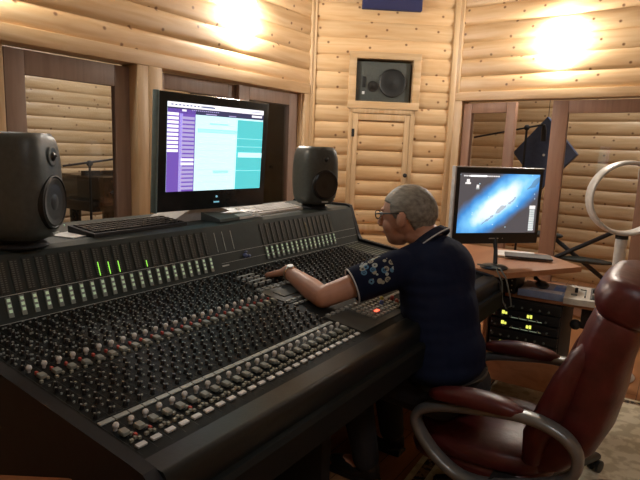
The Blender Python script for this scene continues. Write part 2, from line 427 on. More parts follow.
def leaf(name, P0, d, a0, a1, z0, z1, y=.05, stile=.115, top=.105, bottom=.2, th=.04, ang=0., mat='frame'):
    """glazed timber leaf: frame object + pane child"""
    w_ = a1 - a0; mb = MB()
    mb.bbox(0, stile, 0, th, z0, z1, b=.005); mb.bbox(w_ - stile, w_, 0, th, z0, z1, b=.005)
    mb.bbox(stile, w_ - stile, 0, th, z1 - top, z1, b=.005); mb.bbox(stile, w_ - stile, 0, th, z0, z0 + bottom, b=.005)
    o = mb.build(name, mat)
    A = math.atan2(d[1], d[0]); u = Vector((math.cos(A), math.sin(A), 0)); v = Vector((-math.sin(A), math.cos(A), 0))
    o.location = Vector(P0) + u * a0 + v * y; o.rotation_euler = (0, 0, A + ang); struct(o)
    g = MB(); g.box(stile - .005, w_ - stile + .005, th * .4, th * .6, z0 + bottom - .005, z1 - top + .005)
    gg = g.build('window_pane', 'glass', o, smooth=False)
    return o
leaf('window_1', P_AB, (1, 0, 0), 1.53, 2.285, .13, HD - .015, y=.045, stile=.105, top=.125)
leaf('window_2', P_AB, (1, 0, 0), .72, 1.47, .13, HD - .015, y=.075, stile=.105, top=.125)
leaf('window_3', P_AB, (1, 0, 0), 2.49, 3.30, .13, HD - .01, y=.075, stile=.10, top=.10)
leaf('window_4', P_AB, (1, 0, 0), 3.27, 4.03, .13, HD - .01, y=.03, stile=.12, top=.10)
trim('trim_%d' % n, P_AB, (1, 0, 0), [(1.475, 1.525, .04, .12, .12, HD)], 'trimv'); n += 1
dl = leaf('door_1', P_D, dD, .092, .60, .07, HD - .025, y=.0, stile=.085, top=.085, bottom=.25, ang=-.16, mat='framer')
leaf('door_2', P_D, dD, .855, 1.66, .07, HD - .012, y=.03, stile=.125, top=.10, bottom=.25, mat='framer')
leaf('door_3', P_D, dD, 1.68, 2.34, .07, HD - .012, y=.07, stile=.10, top=.11, bottom=.25, mat='framer')

# niche with main monitor and little cupboard door in the back wall
MC = frame_obj(P_C, dC)
def on_wall(name, P, d, label, cat, loc, group=None):
    A = math.atan2(d[1], d[0]); u = Vector((math.cos(A), math.sin(A), 0)); v = Vector((-math.sin(A), math.cos(A), 0))
    return thing(name, label, cat, Vector(P) + u * loc[0] + v * loc[1] + Vector((0, 0, loc[2])), A, group)
trim('trim_%d' % n, P_C, dC, [(.33, .395, -.04, .0, 1.74, 2.205), (.905, .97, -.04, 0, 1.74, 2.205), (.33, .97, -.042, 0, 2.15, 2.208), (.33, .97, -.042, 0, 1.72, 1.785),
     (.38, .395, 0, .35, 1.785, 2.15), (.905, .92, 0, .35, 1.785, 2.15), (.39, .91, 0, .35, 2.15, 2.165), (.39, .91, 0, .35, 1.77, 1.785), (.38, .92, .34, .36, 1.77, 2.16)]); n += 1
t = on_wall('wall_speaker', P_C, dC, 'large dark main monitor speaker lying sideways inside the pine-framed wall niche', 'speaker', (.65, .0, 1.787))
mb = MB(); mb.bbox(-.252, .235, .0, .28, 0, .345, b=.012); mb.build('cabinet', 'speaker', t)
mb = MB(); T = Matrix.Translation((.075, -.001, .165)) @ Matrix.Rotation(PI / 2, 4, 'X')
mb.lathe([(.115, -.004), (.125, .006), (.118, .012), (.105, .004), (.06, -.02 + .03), (.03, .012), (.01, .018)], 28, T); mb.build('woofer', 'speaker2', t)
mb = MB(); T = Matrix.Translation((-.10, -.001, .13)) @ Matrix.Rotation(PI / 2, 4, 'X')
mb.lathe([(.045, -.002), (.048, .006), (.036, .004), (.012, .012), (.003, .014)], 20, T); mb.build('midrange_driver', 'cone', t)
mb = MB(); mb.bbox(-.195, -.165, -.006, .002, .12, .215, b=.004); mb.build('horn_slot', 'speaker2', t)
mb = MB(); mb.bbox(-.195, -.172, -.006, .002, .06, .085, b=.002); mb.build('badge', 'silver', t)
# cupboard door
t = struct(MB().build('door_4', 'trimv')) if False else None
mb = MB(); mb.bbox(0, .05, -.03, .01, 0, 1.055, b=.005); mb.bbox(.47, .52, -.03, .01, 0, 1.055, b=.005)
mb.bbox(.05, .47, -.03, .01, 1.0, 1.055, b=.005); mb.bbox(.05, .47, -.03, .01, 0, .055, b=.005)
o = mb.build('door_4', 'trimv'); A = math.atan2(dC.y, dC.x); o.location = P_C + dC * .38 + Vector((0, 0, .62)); o.rotation_euler = (0, 0, A); struct(o)
mb = MB()
for k in range(7):
    a, b_ = .055 + k * .135, .055 + (k + 1) * .135
    pts = [(-.024 * max(0, 1 - abs(2 * j / 10 - 1) ** 2.2) ** .6, a + (b_ - a) * j / 10) for j in range(11)]
    for (y1, z1), (y2, z2) in zip(pts, pts[1:]): mb.add([(.05, y1, z1), (.47, y1, z1), (.47, y2, z2), (.05, y2, z2)], [(0, 1, 2, 3)])
mb.build('door_panel', 'log', o)
mb = MB(); mb.lathe([(.008, 0), (.008, .02), (.019, .03), (.019, .04), (.01, .046)], 14, Matrix.Translation((.495, -.03, .52)) @ Matrix.Rotation(PI / 2, 4, 'X')); mb.build('door_knob', 'blackm', o)
for z in (.15, .85):
    mb = MB(); mb.tube([(.0, -.034, z), (.0, -.034, z + .07)], .007, 8); mb.bbox(-.02, .02, -.033, -.029, z, z + .07, b=.001); mb.build('hinge', 'blackm', o)
trim('trim_%d' % n, P_C, dC, [(.345, .38, -.036, 0, .58, 1.72), (.90, .94, -.036, 0, .58, 1.72), (.345, .94, -.036, 0, 1.68, 1.72)], 'trimv'); n += 1
# blue acoustic panel high on back wall
t = on_wall('acoustic_panel', P_C, dC, 'navy blue fabric acoustic panel high on the back wall', 'acoustic panel', (.675, -.03, 2.555))
mb = MB(); mb.bbox(-.26, .26, -.06, 0, 0, .36, b=.008); mb.build('fabric_cover', 'blue_panel', t)
mb = MB(); mb.box(-.24, .24, 0, .01, .02, .34); mb.build('backing_board', 'trim', t)

# ---------------------------------------------------------------- lamps
def sconce(P, d, a, z, label, strength):
    t = on_wall('wall_sconce', P, d, label, 'wall lamp', (a, -.024, z), 'wall sconces')
    mb = MB(); mb.bbox(-.05, .05, -.012, .0, -.09, .09, b=.004); mb.build('backplate', 'silver', t)
    mb = MB(); rings = []
    for zz, r in ((-.13, .05), (-.125, .062), (0, .072), (.125, .085), (.13, .08)):
        rings.append([Vector((r * math.cos(PI * j / 14 + PI), -.012 + r * .9 * math.sin(PI * j / 14 + PI), zz)) for j in range(15)])
    mb.loft(rings); mb.build('glass_shade', emit('sconce_glow', (1, .95, .87), strength), t)
    return t
sconce(P_AB, (1, 0, 0), 3.24, 2.27, 'glowing white wall sconce above the window behind the left display', SCONCE_STRENGTH)
sconce(P_D, dD, .89, 2.24, 'glowing white wall sconce above the glass doors on the right wall', SCONCE_STRENGTH)
sconce(P_AB, (1, 0, 0), 1.38, 2.24, 'glowing white wall sconce at the upper left corner of the view', SCONCE_STRENGTH * .6)
def fill_light(x, y, s, label, size=.22):  # fill lamps added under the ceilings, out of view, to brighten the rooms
    t = thing('added_fill_light', label, 'fill lamp', (x, y, H))
    mb = MB(); mb.lathe([(size * 1.1, 0), (size * 1.1, -.03), (size, -.035)], 24); mb.build('rim', 'silver', t)
    mb = MB(); mb.lathe([(size, -.03), (size * .9, -.06), (size * .5, -.08), (.01, -.085)], 24); mb.build('diffuser', emit('fill_glow', (.93, .97, 1), s), t)
fill_light(.4, -.9, FILL_STRENGTH * 5, 'added unseen round frosted fill lamp over the camera end of the control room', .25)
fill_light(4.0, 4.7, LIVE_STRENGTH, 'added unseen round frosted fill lamp in the piano room beyond the glass', .3)
fill_light(5.7, .6, LIVE_STRENGTH * .8, 'added unseen round frosted fill lamp in the booth beyond the glass doors', .25)

# ---------------------------------------------------------------- the mixing console
S_A = math.radians(7.255); cs, sn = math.cos(S_A), math.sin(S_A)
CX = Vector((1.68, 1.25, 0))
def S(x, y, h=0.):    # point on sloping control surface (y is plan depth)
    v = (y - .80) / cs
    return Vector((x, .80 + v * cs - h * sn, .757 + v * sn + h * cs)) - CX
MS = Matrix.Rotation(S_A, 4, 'X')
con = thing('mixing_console', 'long black recording studio mixing desk covered in rows of knobs, man leaning on it', 'mixing console', CX)
def cpart(mb, name, mat, **k):
    for v in mb.v: v -= CX
    return mb.build(name, mat, con, **k)
XL, XR = .632, 2.715
prof = [(.70, .60), (.72, .735), (.76, .765), (.80, .772), (1.515, .862), (1.53, .885), (1.592, 1.045), (1.62, 1.052), (1.98, 1.052), (2.0, 1.03), (2.0, .60), (1.85, .5), (1.85, .04), (1.05, .04), (1.02, .55)]
for a, b_ in ((XL - .03, XL), (XR, XR + .03)):
    mb = MB(); mb.prism(prof, a, b_, 'x'); cpart(mb, 'end_panel', 'cheek', smooth=False)
mb = MB(); mb.prism([(.80, .62), (.80, .757), (1.525, .757 + .725 * sn / cs), (1.525, .62)], XL, XR, 'x'); cpart(mb, 'control_surface', 'console', smooth=False)
mb = MB(); mb.prism([(1.52, .6), (1.52, .845), (1.585, 1.03), (1.61, 1.04), (1.99, 1.04), (1.99, .6)], XL, XR, 'x'); cpart(mb, 'meter_bridge', 'bridge', smooth=False)
arc = [(.80, .70)] + [(.80, .764)] + [(.745 + .018 * math.cos(t_) , .733 + .03 * math.sin(t_)) for t_ in (1.4, 1.8, 2.3, 2.8, 3.3)] + [(.725, .70)]
mb = MB(); mb.prism(arc, XL, XR, 'x'); cpart(mb, 'armrest', 'leather_black', angle=50)
mb = MB(); mb.prism([(.70, .62), (.70, .688), (.708, .70), (.725, .70), (.80, .70), (.80, .62)], XL, XR, 'x'); cpart(mb, 'front_ledge', 'console', smooth=False)
mb = MB(); mb.box(XL, XR, 1.45, 1.95, .05, .62); cpart(mb, 'pedestal', 'blackm', smooth=False)
for x in (1.62, ):
    mb = MB(); mb.bbox(x - .03, x + .03, 1.0, 1.4, .0, .62); cpart(mb, 'leg', 'blackm')

NM = Vector((0, -.9436, .3311)); TM = Vector((0, .3311, .9436))   # meter face frame
def F(x, t_, h=0.): return Vector((x, 1.52, .845)) + TM * t_ + NM * h - CX
MF = Matrix((Vector((1, 0, 0)), TM, NM)).transposed().to_4x4()
def fbox(mb, x0, x1, t0, t1, h0, h1):
    mb.box(x0, x1, t0, t1, h0, h1, T=lambda v: F(v.x, v.y, v.z))
def sbox(mb, x0, x1, y0, y1, h0, h1):
    mb.box(x0, x1, y0, y1, h0, h1, T=lambda v: S(v.x, v.y, v.z))
# meters
MX = [.776 + .0374 * i for i in range(22)] + [1.912 + .0374 * j for j in range(16)]
LIT = {8: .5, 9: .45, 10: .42, 13: .25}
def share(o_src, loc, name=None):
    o = o_src.copy(); COL.objects.link(o); o.parent = o_src.parent; o.location = loc; return o
mb = MB(); mb.box(-.0125, .0125, 0, .095, 0, .0022, T=MF)
meter0 = mb.build('level_meter', plain('meter_window', (.022, .026, .025), .35), con, smooth=False, loc=F(MX[0], .085))
mb = MB()
for k in range(14): mb.box(-.009, -.0015, .006 + k * .0062, .0092 + k * .0062, .0022, .0027, T=MF); mb.box(.003, .009, .006 + k * .0062, .0085 + k * .0062, .0022, .0027, T=MF)
seg0 = mb.build('meter_scale', plain('meter_scale', (.11, .125, .115), .5), meter0, smooth=False)
mb = MB(); mb.box(-.007, .007, 0, .058, 0, .004, T=MF); but0 = mb.build('button_column', plain('button_column', (.26, .30, .27), .5), con, smooth=False, loc=F(MX[0], .018))
mb = MB()
for k in range(3): mb.box(-.0045, .0045, .013 + k * .0155, .022 + k * .0155, .004, .0055, T=MF)
led0 = mb.build('button_light', 'led_white', but0, smooth=False)
for i, x in enumerate(MX):
    if i:
        m_ = share(meter0, F(x, .085)); s_ = seg0.copy(); COL.objects.link(s_); s_.parent = m_
        b2 = share(but0, F(x, .018)); l_ = led0.copy(); COL.objects.link(l_); l_.parent = b2
    else: m_ = meter0
    if i in LIT or i == 31:
        f_ = LIT.get(i, .75); mb = MB(); mb.box(-.0025, .0, .002, .002 + .09 * f_, .0028, .004, T=MF)
        mb.build('lit_bar', 'led_green' if i < 22 else plain('amber_bar', (.30, .27, .12), .5), m_, smooth=False)
mb = MB(); fbox(mb, XL + .01, XR - .01, .0795, .0812, 0, .0015); fbox(mb, 1.62, XR - .01, .041, .0422, 0, .0012)
for x in (1.615, 1.66, 1.71): fbox(mb, x, x + .003, .09, .17, 0, .001)
mb.build('printed_lines', 'print', con, smooth=False)
mb = MB(); mb.ball(F(1.765, .055, .002), (.014, .008, .010), 12); mb.ball(F(1.79, .05, .002), (.009, .006, .007), 10); mb.ball(F(1.775, .07, .002), (.011, .004, .004), 10)
mb.build('emblem', plain('emblem_blue', (.10, .14, .30), .4), con)
mb = MB(); fbox(mb, 1.62, 1.66, .028, .034, 0, .001); fbox(mb, XL + .01, XR - .01, -.0, .004, 0, .003); mb.build('lower_edge', 'print', con, smooth=False)

# knobs
def knob_shape(mb, c, r=.0058, h=.012, rot=0., n=9):
    T = Matrix.Translation(c) @ MS @ Matrix.Rotation(rot, 4, 'Z')
    mb.mi = 0; mb.lathe([(r * 1.15, 0), (r, h * .25), (r * .86, h * .9), (r * .7, h)], n, T)
    mb.mi = 1; mb.box(-r * .16, r * .16, 0, r * .86, h * .98, h + .0008, T=T); mb.mi = 0
knobs = []; tiny = []
CH = [.668 + .0374 * i for i in range(24)]; CR = [1.905 + .0374 * j for j in range(16)]
for x in CH:
    for r_ in range(8): knobs.append((x - .006 + (.012 if r_ % 2 else 0), .985 + r_ * .0235, .0050))
    for r_ in range(11): knobs.append((x - .007 + (.013 if r_ % 3 == 1 else 0), 1.262 + r_ * .0225, .0052))
    for r_ in range(8): tiny.append((x + .008 - (.012 if r_ % 2 else 0), .993 + r_ * .0235))
    for r_ in range(11): tiny.append((x + .009 - (.016 if r_ % 3 == 1 else 0), 1.27 + r_ * .0225)); tiny.append((x + random.uniform(-.01, .01), 1.272 + r_ * .0225))
for x in CR:
    for r_ in range(22): knobs.append((x - .005 + (.011 if r_ % 2 else 0), 1.01 + r_ * .0225, .0062))
    for r_ in range(11): tiny.append((x + .011, 1.02 + r_ * .045))
for i in range(7):
    for r_ in range(9): knobs.append((1.575 + i * .044, 1.32 + r_ * .021, .0055))
camp = Vector((0, 0, 1.36)) - CX
knobs.sort(key=lambda k: (S(k[0], k[1]) - camp).length)
km = MT['knob']
mb = MB(); knob_shape(mb, Vector((0, 0, 0)), .0050, .011, .5, 12)
k0 = mb.build('knob', ['knob', 'print'], con, loc=S(*knobs[0][:2]))
for i, (x, y, r) in enumerate(knobs[1:97]): share(k0, S(x, y))
mb = MB()
for x, y, r in knobs[97:]: knob_shape(mb, S(x, y), r, .0125, random.uniform(-2.2, 2.2), 8)
o = mb.build('knob_field', ['knob', 'print'], con); o['kind'] = 'stuff'
mb = MB()
for x, y in tiny: sbox(mb, x - .0022, x + .0022, y - .0018, y + .0018, 0, .004)
o = mb.build('small_switches', plain('switch_grey', (.34, .37, .35), .4), con, smooth=False); o['kind'] = 'stuff'
# per channel fader section
def row_part(name, mat, shape, pts):
    mb = MB(); shape(mb); o = mb.build(name, mat, con, loc=S(*pts[0]))
    for p in pts[1:]: share(o, S(*p))
row_part('channel_button', 'white', lambda m: m.bbox(-.0115, .0115, -.006, .006, 0, .005, b=.0012, T=MS), [(x, .846) for x in CH])
row_part('label_strip', 'strip', lambda m: m.bbox(-.0175, .0175, -.0065, .0065, 0, .003, b=.001, T=MS), [(x, .957) for x in CH])
row_part('fader_cap', 'greycap', lambda m: (m.bbox(-.0085, .0085, -.010, .010, .003, .013, b=.003, T=MS)), [(x - .003, .895 + random.uniform(-.002, .002)) for x in CH] + [(x + .002, 1.198 + random.uniform(-.003, .003)) for x in CH])
row_part('white_knob', 'white', lambda m: m.lathe([(.004, 0), (.004, .006), (.0065, .009), (.0068, .013), (.005, .017), (.002, .0185)], 12, MS), [(x - .004, .921) for x in CH] + [(x - .004, 1.242) for x in CH])
row_part('red_cap', 'redcap', lambda m: m.bbox(-.003, .003, -.004, .004, 0, .008, b=.001, T=MS), [(x + .003, 1.222) for x in CH] + [(CH[i] + .011, .878) for i in (0, 1, 4)])
mb = MB()
for x in CH:
    for (dx, y, w_) in ((.009, .888, .004), (.006, .872, .003), (-.006, .868, .004), (.012, .866, .003), (.010, 1.21, .004), (.012, 1.19, .003), (-.008, 1.182, .0035)):
        sbox(mb, x + dx - w_, x + dx + w_, y - .003, y + .003, 0, .006)
o = mb.build('small_caps', plain('small_cap_green_grey', (.30, .30, .24), .4), con, smooth=False); o['kind'] = 'stuff'
mb = MB()
for x in CH:
    sbox(mb, x - .018, x - .0172, .82, 1.51, 0, .0006)
    sbox(mb, x - .0015, x + .0015, .885, .912, 0, .001)
for x in CR: sbox(mb, x - .018, x - .0172, .82, 1.51, 0, .0006)
for y in (1.252, 1.172, .972): sbox(mb, XL + .02, 1.55, y, y + .001, 0, .0006)
mb.build('channel_lines', plain('panel_print', (.05, .055, .052), .6), con, smooth=False)
# master section
mb = MB()
sbox(mb, 1.56, 1.875, .84, 1.0, 0, .003); sbox(mb, 1.56, 1.72, 1.15, 1.30, 0, .003); sbox(mb, 1.74, 1.87, 1.12, 1.30, 0, .003)
mb.build('master_panel', plain('master_panel', (.055, .06, .055), .5), con, smooth=False)
mb = MB(); sbox(mb, 1.60, 1.70, 1.20, 1.255, .003, .006); sbox(mb, 1.75, 1.86, 1.245, 1.28, .003, .006)
mb.build('display', plain('dim_display', (.10, .11, .10), .3), con, smooth=False)
pts = [(1.60 + i * .03, 1.42 + j * .03) for i in range(8) for j in range(0)]
mb = MB()
for i in range(9):
    for j, y in enumerate((1.125, 1.16, 1.285, 1.30)):
        sbox(mb, 1.565 + i * .034, 1.588 + i * .034, y, y + .009, .002, .007)
for i in range(10): sbox(mb, 1.57 + i * .031, 1.586 + i * .031, .985, .997, .003, .010)
for y in (1.34, 1.37, 1.40, 1.43): sbox(mb, 1.60, 1.70, y, y + .010, 0, .010)
o = mb.build('master_buttons', plain('master_button_grey', (.36, .38, .36), .45), con, smooth=False); o['kind'] = 'stuff'
mb = MB()
for i in range(9):
    for j in range(5):
        sbox(mb, 1.70 + i * .026, 1.715 + i * .026, .87 + j * .022, .884 + j * .022, .003, .009)
o = mb.build('monitor_buttons', plain('monitor_button', (.30, .29, .25), .45), con, smooth=False); o['kind'] = 'stuff'
mb = MB(); 
for x, y in ((1.752, .895), (1.765, .895)): sbox(mb, x, x + .010, y, y + .010, .009, .013)
mb.build('record_light', 'led_red', con, smooth=False)
for (x, y, m_) in ((1.93, .90, 'redcap'), (1.95, .93, 'redcap'), (1.90, .95, 'yellowcap'), (1.92, .87, 'yellowcap'), (1.97, .89, 'redcap'), (1.86, .93, 'bluecap')):
    mb = MB(); mb.lathe([(.008, 0), (.008, .012), (.006, .016), (.002, .017)], 12, MS); mb.build('coloured_knob', m_, con, loc=S(x, y, .003))
mb = MB()
for y0_, w_ in ((1.02, .006),): pass
for x_ in (2.53, 2.565, 2.60, 2.635): sbox(mb, x_, x_ + .012, 1.05, 1.50, 0, .003)
mb.build('side_rails', plain('side_rail_grey', (.13, .15, .12), .5), con, smooth=False)
row_part('label_strip_right', 'strip', lambda m: m.bbox(-.0175, .0175, -.0065, .0065, 0, .003, b=.001, T=MS), [(x, .957) for x in CR])
row_part('fader_cap', 'greycap', lambda m: (m.bbox(-.0085, .0085, -.010, .010, .003, .013, b=.003, T=MS)), [(x, .895) for x in CR] )
for o in list(con.children):
    if o.name.startswith('label_strip_right'): o.name = 'label_strip'

# ---------------------------------------------------------------- near-field speakers
def near_speaker(loc, yaw, sc_, label):
    t = thing('studio_speaker', label, 'speaker', loc, yaw, 'near-field monitor speakers')
    Wd, Dp, Ht = .112 * sc_, .105 * sc_, .31 * sc_; z0 = .028 * sc_
    rings = []; nz = 16
    for i in range(nz + 1):
        t_ = -1 + 2 * i / nz; k = max(.0, 1 - abs(t_) ** 4.5) ** .40 ; k = max(k, .25)
        bow = 1 - .08 * t_ * t_
        rings.append(superring((0, .0, z0 + Ht * (t_ + 1) / 2), (1, 0, 0), (0, 1, 0), Wd * bow * (.72 + .28 * k), Dp * bow * (.80 + .2 * k), 3.6, 36))
    mb = MB(); mb.loft(rings); mb.build('cabinet', 'speaker', t, angle=60)
    RX = Matrix.Rotation(PI / 2, 4, 'X')
    def front(x, z, y=-Dp): return Matrix.Translation((x, y, z0 + z)) @ RX
    R = .076 * sc_
    mb = MB(); mb.lathe([(R * 1.08, -.015), (R * 1.06, .002), (R, .004), (R * .95, -.001)], 32, front(0, .108 * sc_), cap=False); mb.build('woofer_ring', 'speaker2', t)
    mb = MB(); mb.lathe([(R * .96, .0005), (R * .9, .003), (R * .8, .0015), (R * .42, -.002), (R * .36, .0), (R * .2, .002), (.002, .003)], 32, front(0, .108 * sc_)); mb.build('woofer', 'cone', t)
    mb = MB(); mb.lathe([(.030 * sc_, .0), (.027 * sc_, .0015), (.022 * sc_, .0008), (.014 * sc_, .0006)], 28, front(0, .243 * sc_)); mb.build('waveguide', 'speaker', t)
    mb = MB(); mb.lathe([(.014 * sc_, .001), (.011 * sc_, .005), (.004, .008), (.001, .0085)], 16, front(0, .243 * sc_)); mb.build('tweeter', 'cone', t)
    mb = MB(); mb.ball((.002, -Dp - .009, z0 + .246 * sc_), .0038, 8); mb.build('tweeter_highlight', 'glint', t)  # small bright ball stands in for the glint on the tweeter
    mb = MB(); mb.ball((.062 * sc_, -Dp * .985, z0 + .03 * sc_), .003, 8); mb.build('power_light', 'led_white', t)
    mb = MB(); mb.bbox(-.02, .02, -Dp * 1.0 - .001, -Dp * .97, z0 + .012 * sc_, z0 + .018 * sc_, b=.0005); mb.build('maker_plate', 'print', t)
    mb = MB()
    mb.bbox(-.045 * sc_, .045 * sc_, -.05 * sc_, .06 * sc_, .008, z0 + .014, b=.01)
    mb.lathe([(.075 * sc_, 0), (.078 * sc_, .004), (.07 * sc_, .012), (.04 * sc_, .018)], 24)
    mb.build('foot', 'blackm', t)
    return t
near_speaker((.868, 1.628, 1.041), math.radians(-55 + 90), .98, 'grey near-field studio speaker on the left end of the console')
near_speaker((2.465, 1.665, 1.041), math.radians(-112 + 90), .96, 'grey near-field studio speaker on the right end of the console')

# ---------------------------------------------------------------- displays
def rects(mb, lst, y, W_, H_, x_off=0., z_off=0.):
    for (u0, u1, v0, v1, mi) in lst:
        mb.mi = mi; mb.box(x_off + u0 * W_, x_off + u1 * W_, y - .0005, y, z_off + v0 * H_, z_off + v1 * H_)
def left_display():
    t = thing('computer_monitor', 'wide black computer monitor showing a recording session, on the left of the console', 'monitor', (1.425, 1.695, 1.041), math.radians(-5))
    Wd, Hh = .59, .46; B = .048   # bottom of panel above shelf
    root = MB(); tilt = Matrix.Translation((0, 0, B)) @ Matrix.Rotation(math.radians(3.0), 4, 'X')
    root.bbox(0, Wd, 0, .035, 0, Hh, b=.006, T=tilt); root.build('housing', plain('display_teal_black', (.012, .02, .024), .25), t)
    m = MB(); m.bbox(-.004, .004, -.004, .03, -.002, Hh + .002, b=.003, T=tilt); m.build('side_edge', plain('display_edge', (.20, .30, .32), .3), t)
    sx0, sx1, sz0, sz1 = .042, Wd - .036, .080, Hh - .036; W_, H_ = sx1 - sx0, sz1 - sz0
    mats = [emit('screen_cyan_white', (.62, .93, .96), 1.15), emit('screen_purple', (.17, .09, .46), 1.), emit('screen_teal', (.10, .62, .66), 1.), emit('screen_white', (.93, .93, 1.), 1.2),
            emit('screen_dark', (.05, .05, .13), .8), emit('screen_lilac', (.45, .40, .72), 1.), emit('screen_pale', (.42, .86, .88), 1.), emit('screen_text', (.16, .20, .36), .8)]
    L = [(0, 1, 0, 1, 0)]
    m = MB(); rects(m, L, -.001, W_, H_, sx0, sz0)
    L = [(0, .26, 0, .93, 1), (.70, 1, 0, .86, 2), (0, 1, .945, 1, 3), (0, 1, .88, .945, 4), (.11, .14, 0, .88, 5)]
    rects(m, L, -.0018, W_, H_, sx0, sz0)
    L = [(.0, .10, .45 + i * .045, .48 + i * .045, 3) for i in range(10)]
    L += [(.13, .25, .02 + i * .047, .05 + i * .047, 5 if i not in (6, 7) else 3) for i in range(18)]
    L += [(.30, .66, .10 + i * .075, .105 + i * .075, 6) for i in range(10)]
    L += [(.28, .70, .68, .73, 6), (.45, .62, .20, .24, 6), (.40, .60, .78, .8, 6), (.72, 1., .40, .46, 0), (.70, 1, .53, .535, 6), (.70, 1, .63, .635, 6), (.70, 1, .23, .235, 6)]
    L += [(.86, .98, .905, .93, 3), (.13, .17, .905, .925, 3), (.36, .47, .89, .90, 5), (.60, .68, .89, .90, 5)]
    L += [(.03 + .035 * i, .03 + .035 * i + .02, .965, .98, 7) for i in range(9)] + [(.86 + .016 * i, .86 + .016 * i + .008, .965, .98, 7) for i in range(8)] + [(.33, .45, .963, .982, 7)]
    L += [(.22 + .02 * i, .232 + .02 * i, .92, .93, 5) for i in range(14)]
    rects(m, L, -.0026, W_, H_, sx0, sz0)
    for i in range(len(m.v)): m.v[i] = tilt @ m.v[i]
    m.build('screen', mats, t, smooth=False)
    m = MB(); T = tilt
    m.ball(T @ Vector((.30, -.002, .052)), (.006, .002, .005), 10); m.box(.285, .315, -.003, -.001, .026, .032, T=T); m.build('badge', emit('badge_blue', (.3, .7, .9), .5), t)
    # stand : curved silver wing foot
    m = MB(); m.prism([(.0, .0), (.36, .0), (.36, .006), (.30, .03), (.22, .055), (.14, .06), (.06, .038), (.0, .008)], -.01, .15, 'y', T=Matrix.Translation((.10, .035, -.0)))
    o = m.build('stand_foot', 'silver', t)
    m = MB(); m.bbox(.24, .36, .05, .09, .03, .22, b=.01); m.build('stand_neck', 'black', t)
left_display()
def right_display():
    t = thing('computer_monitor', 'black computer monitor showing a blue galaxy wallpaper, on the wooden desk', 'monitor', (2.72, .985, .782), math.radians(-41))
    Wd, Hh, B = .515, .395, .115; T = Matrix.Translation((0, 0, B))
    m = MB(); m.bbox(0, Wd, 0, .04, 0, Hh, b=.006, T=T); m.build('housing', 'black', t)
    m = MB(); m.bbox(-.005, .004, -.003, .03, .0, Hh, b=.002, T=T); m.bbox(-.005, Wd + .002, -.003, .03, Hh - .002, Hh + .004, b=.002, T=T); m.build('silver_edge', 'silver', t)
    sx0, sx1, sz0, sz1 = .027, Wd - .022, .058, Hh - .03
    gm, N, L, b = new_mat('galaxy_wallpaper')
    tc = N.new('ShaderNodeTexCoord'); mp = N.new('ShaderNodeMapping'); mp.vector_type = 'POINT'
    cx, cz = (sx0 + sx1) / 2, B + (sz0 + sz1) / 2
    sp = N.new('ShaderNodeSeparateXYZ'); L.new(tc.outputs['Object'], sp.inputs[0])
    x = math_node(N, L, 'SUBTRACT', sp.outputs[0], cx); z = math_node(N, L, 'SUBTRACT', sp.outputs[2], cz + .005)
    ca, sa = math.cos(math.radians(36)), math.sin(math.radians(36))
    u = math_node(N, L, 'ADD', math_node(N, L, 'MULTIPLY', x, ca), math_node(N, L, 'MULTIPLY', z, sa))
    v = math_node(N, L, 'SUBTRACT', math_node(N, L, 'MULTIPLY', z, ca), math_node(N, L, 'MULTIPLY', x, sa))
    ns = N.new('ShaderNodeTexNoise'); ns.inputs['Scale'].default_value = 14; ns.inputs['Detail'].default_value = 6; L.new(tc.outputs['Object'], ns.inputs['Vector'])
    d = math_node(N, L, 'SQRT', math_node(N, L, 'ADD', math_node(N, L, 'POWER', math_node(N, L, 'DIVIDE', u, .42), 2.), math_node(N, L, 'POWER', math_node(N, L, 'DIVIDE', v, .125), 2.)))
    d = math_node(N, L, 'ADD', d, math_node(N, L, 'MULTIPLY', math_node(N, L, 'SUBTRACT', ns.outputs['Fac'], .5), .35))
    r = N.new('ShaderNodeValToRGB'); e = r.color_ramp.elements
    e[0].position = 0.0; e[0].color = (.95, .98, 1, 1); e[1].position = 1.; e[1].color = (.085, .075, .08, 1)
    for p, c in ((.30, (.80, .92, 1, 1)), (.48, (.22, .60, .95, 1)), (.72, (.05, .25, .62, 1)), (.9, (.09, .12, .20, 1))):
        q = r.color_ramp.elements.new(p); q.color = c
    L.new(d, r.inputs['Fac'])
    lane = math_node(N, L, 'ABSOLUTE', math_node(N, L, 'ADD', v, .038)); 
    lm = math_node(N, L, 'MULTIPLY', math_node(N, L, 'LESS_THAN', math_node(N, L, 'ADD', lane, math_node(N, L, 'MULTIPLY', ns.outputs['Fac'], .09)), .048), .5)
    mx = N.new('ShaderNodeMix'); mx.data_type = 'RGBA'; L.new(lm, mx.inputs[0]); L.new(r.outputs['Color'], mx.inputs[6]); mx.inputs[7].default_value = (.10, .11, .16, 1)
    vo = N.new('ShaderNodeTexVoronoi'); vo.inputs['Scale'].default_value = 30; L.new(tc.outputs['Object'], vo.inputs['Vector'])
    st = math_node(N, L, 'LESS_THAN', vo.outputs['Distance'], .09)
    m2 = N.new('ShaderNodeMix'); m2.data_type = 'RGBA'; L.new(st, m2.inputs[0]); L.new(mx.outputs[2], m2.inputs[6]); m2.inputs[7].default_value = (.6, .85, 1, 1)
    L.new(m2.outputs[2], b.inputs['Emission Color']); b.inputs['Emission Strength'].default_value = 1.25; b.inputs['Base Color'].default_value = (0, 0, 0, 1)
    m = MB(); m.box(sx0, sx1, -.001, .0, B + sz0, B + sz1)
    W_, H_ = sx1 - sx0, sz1 - sz0; wh = emit('icon_white', (.95, .95, .95), 1.); gy = emit('icon_grey', (.45, .5, .5), .8)
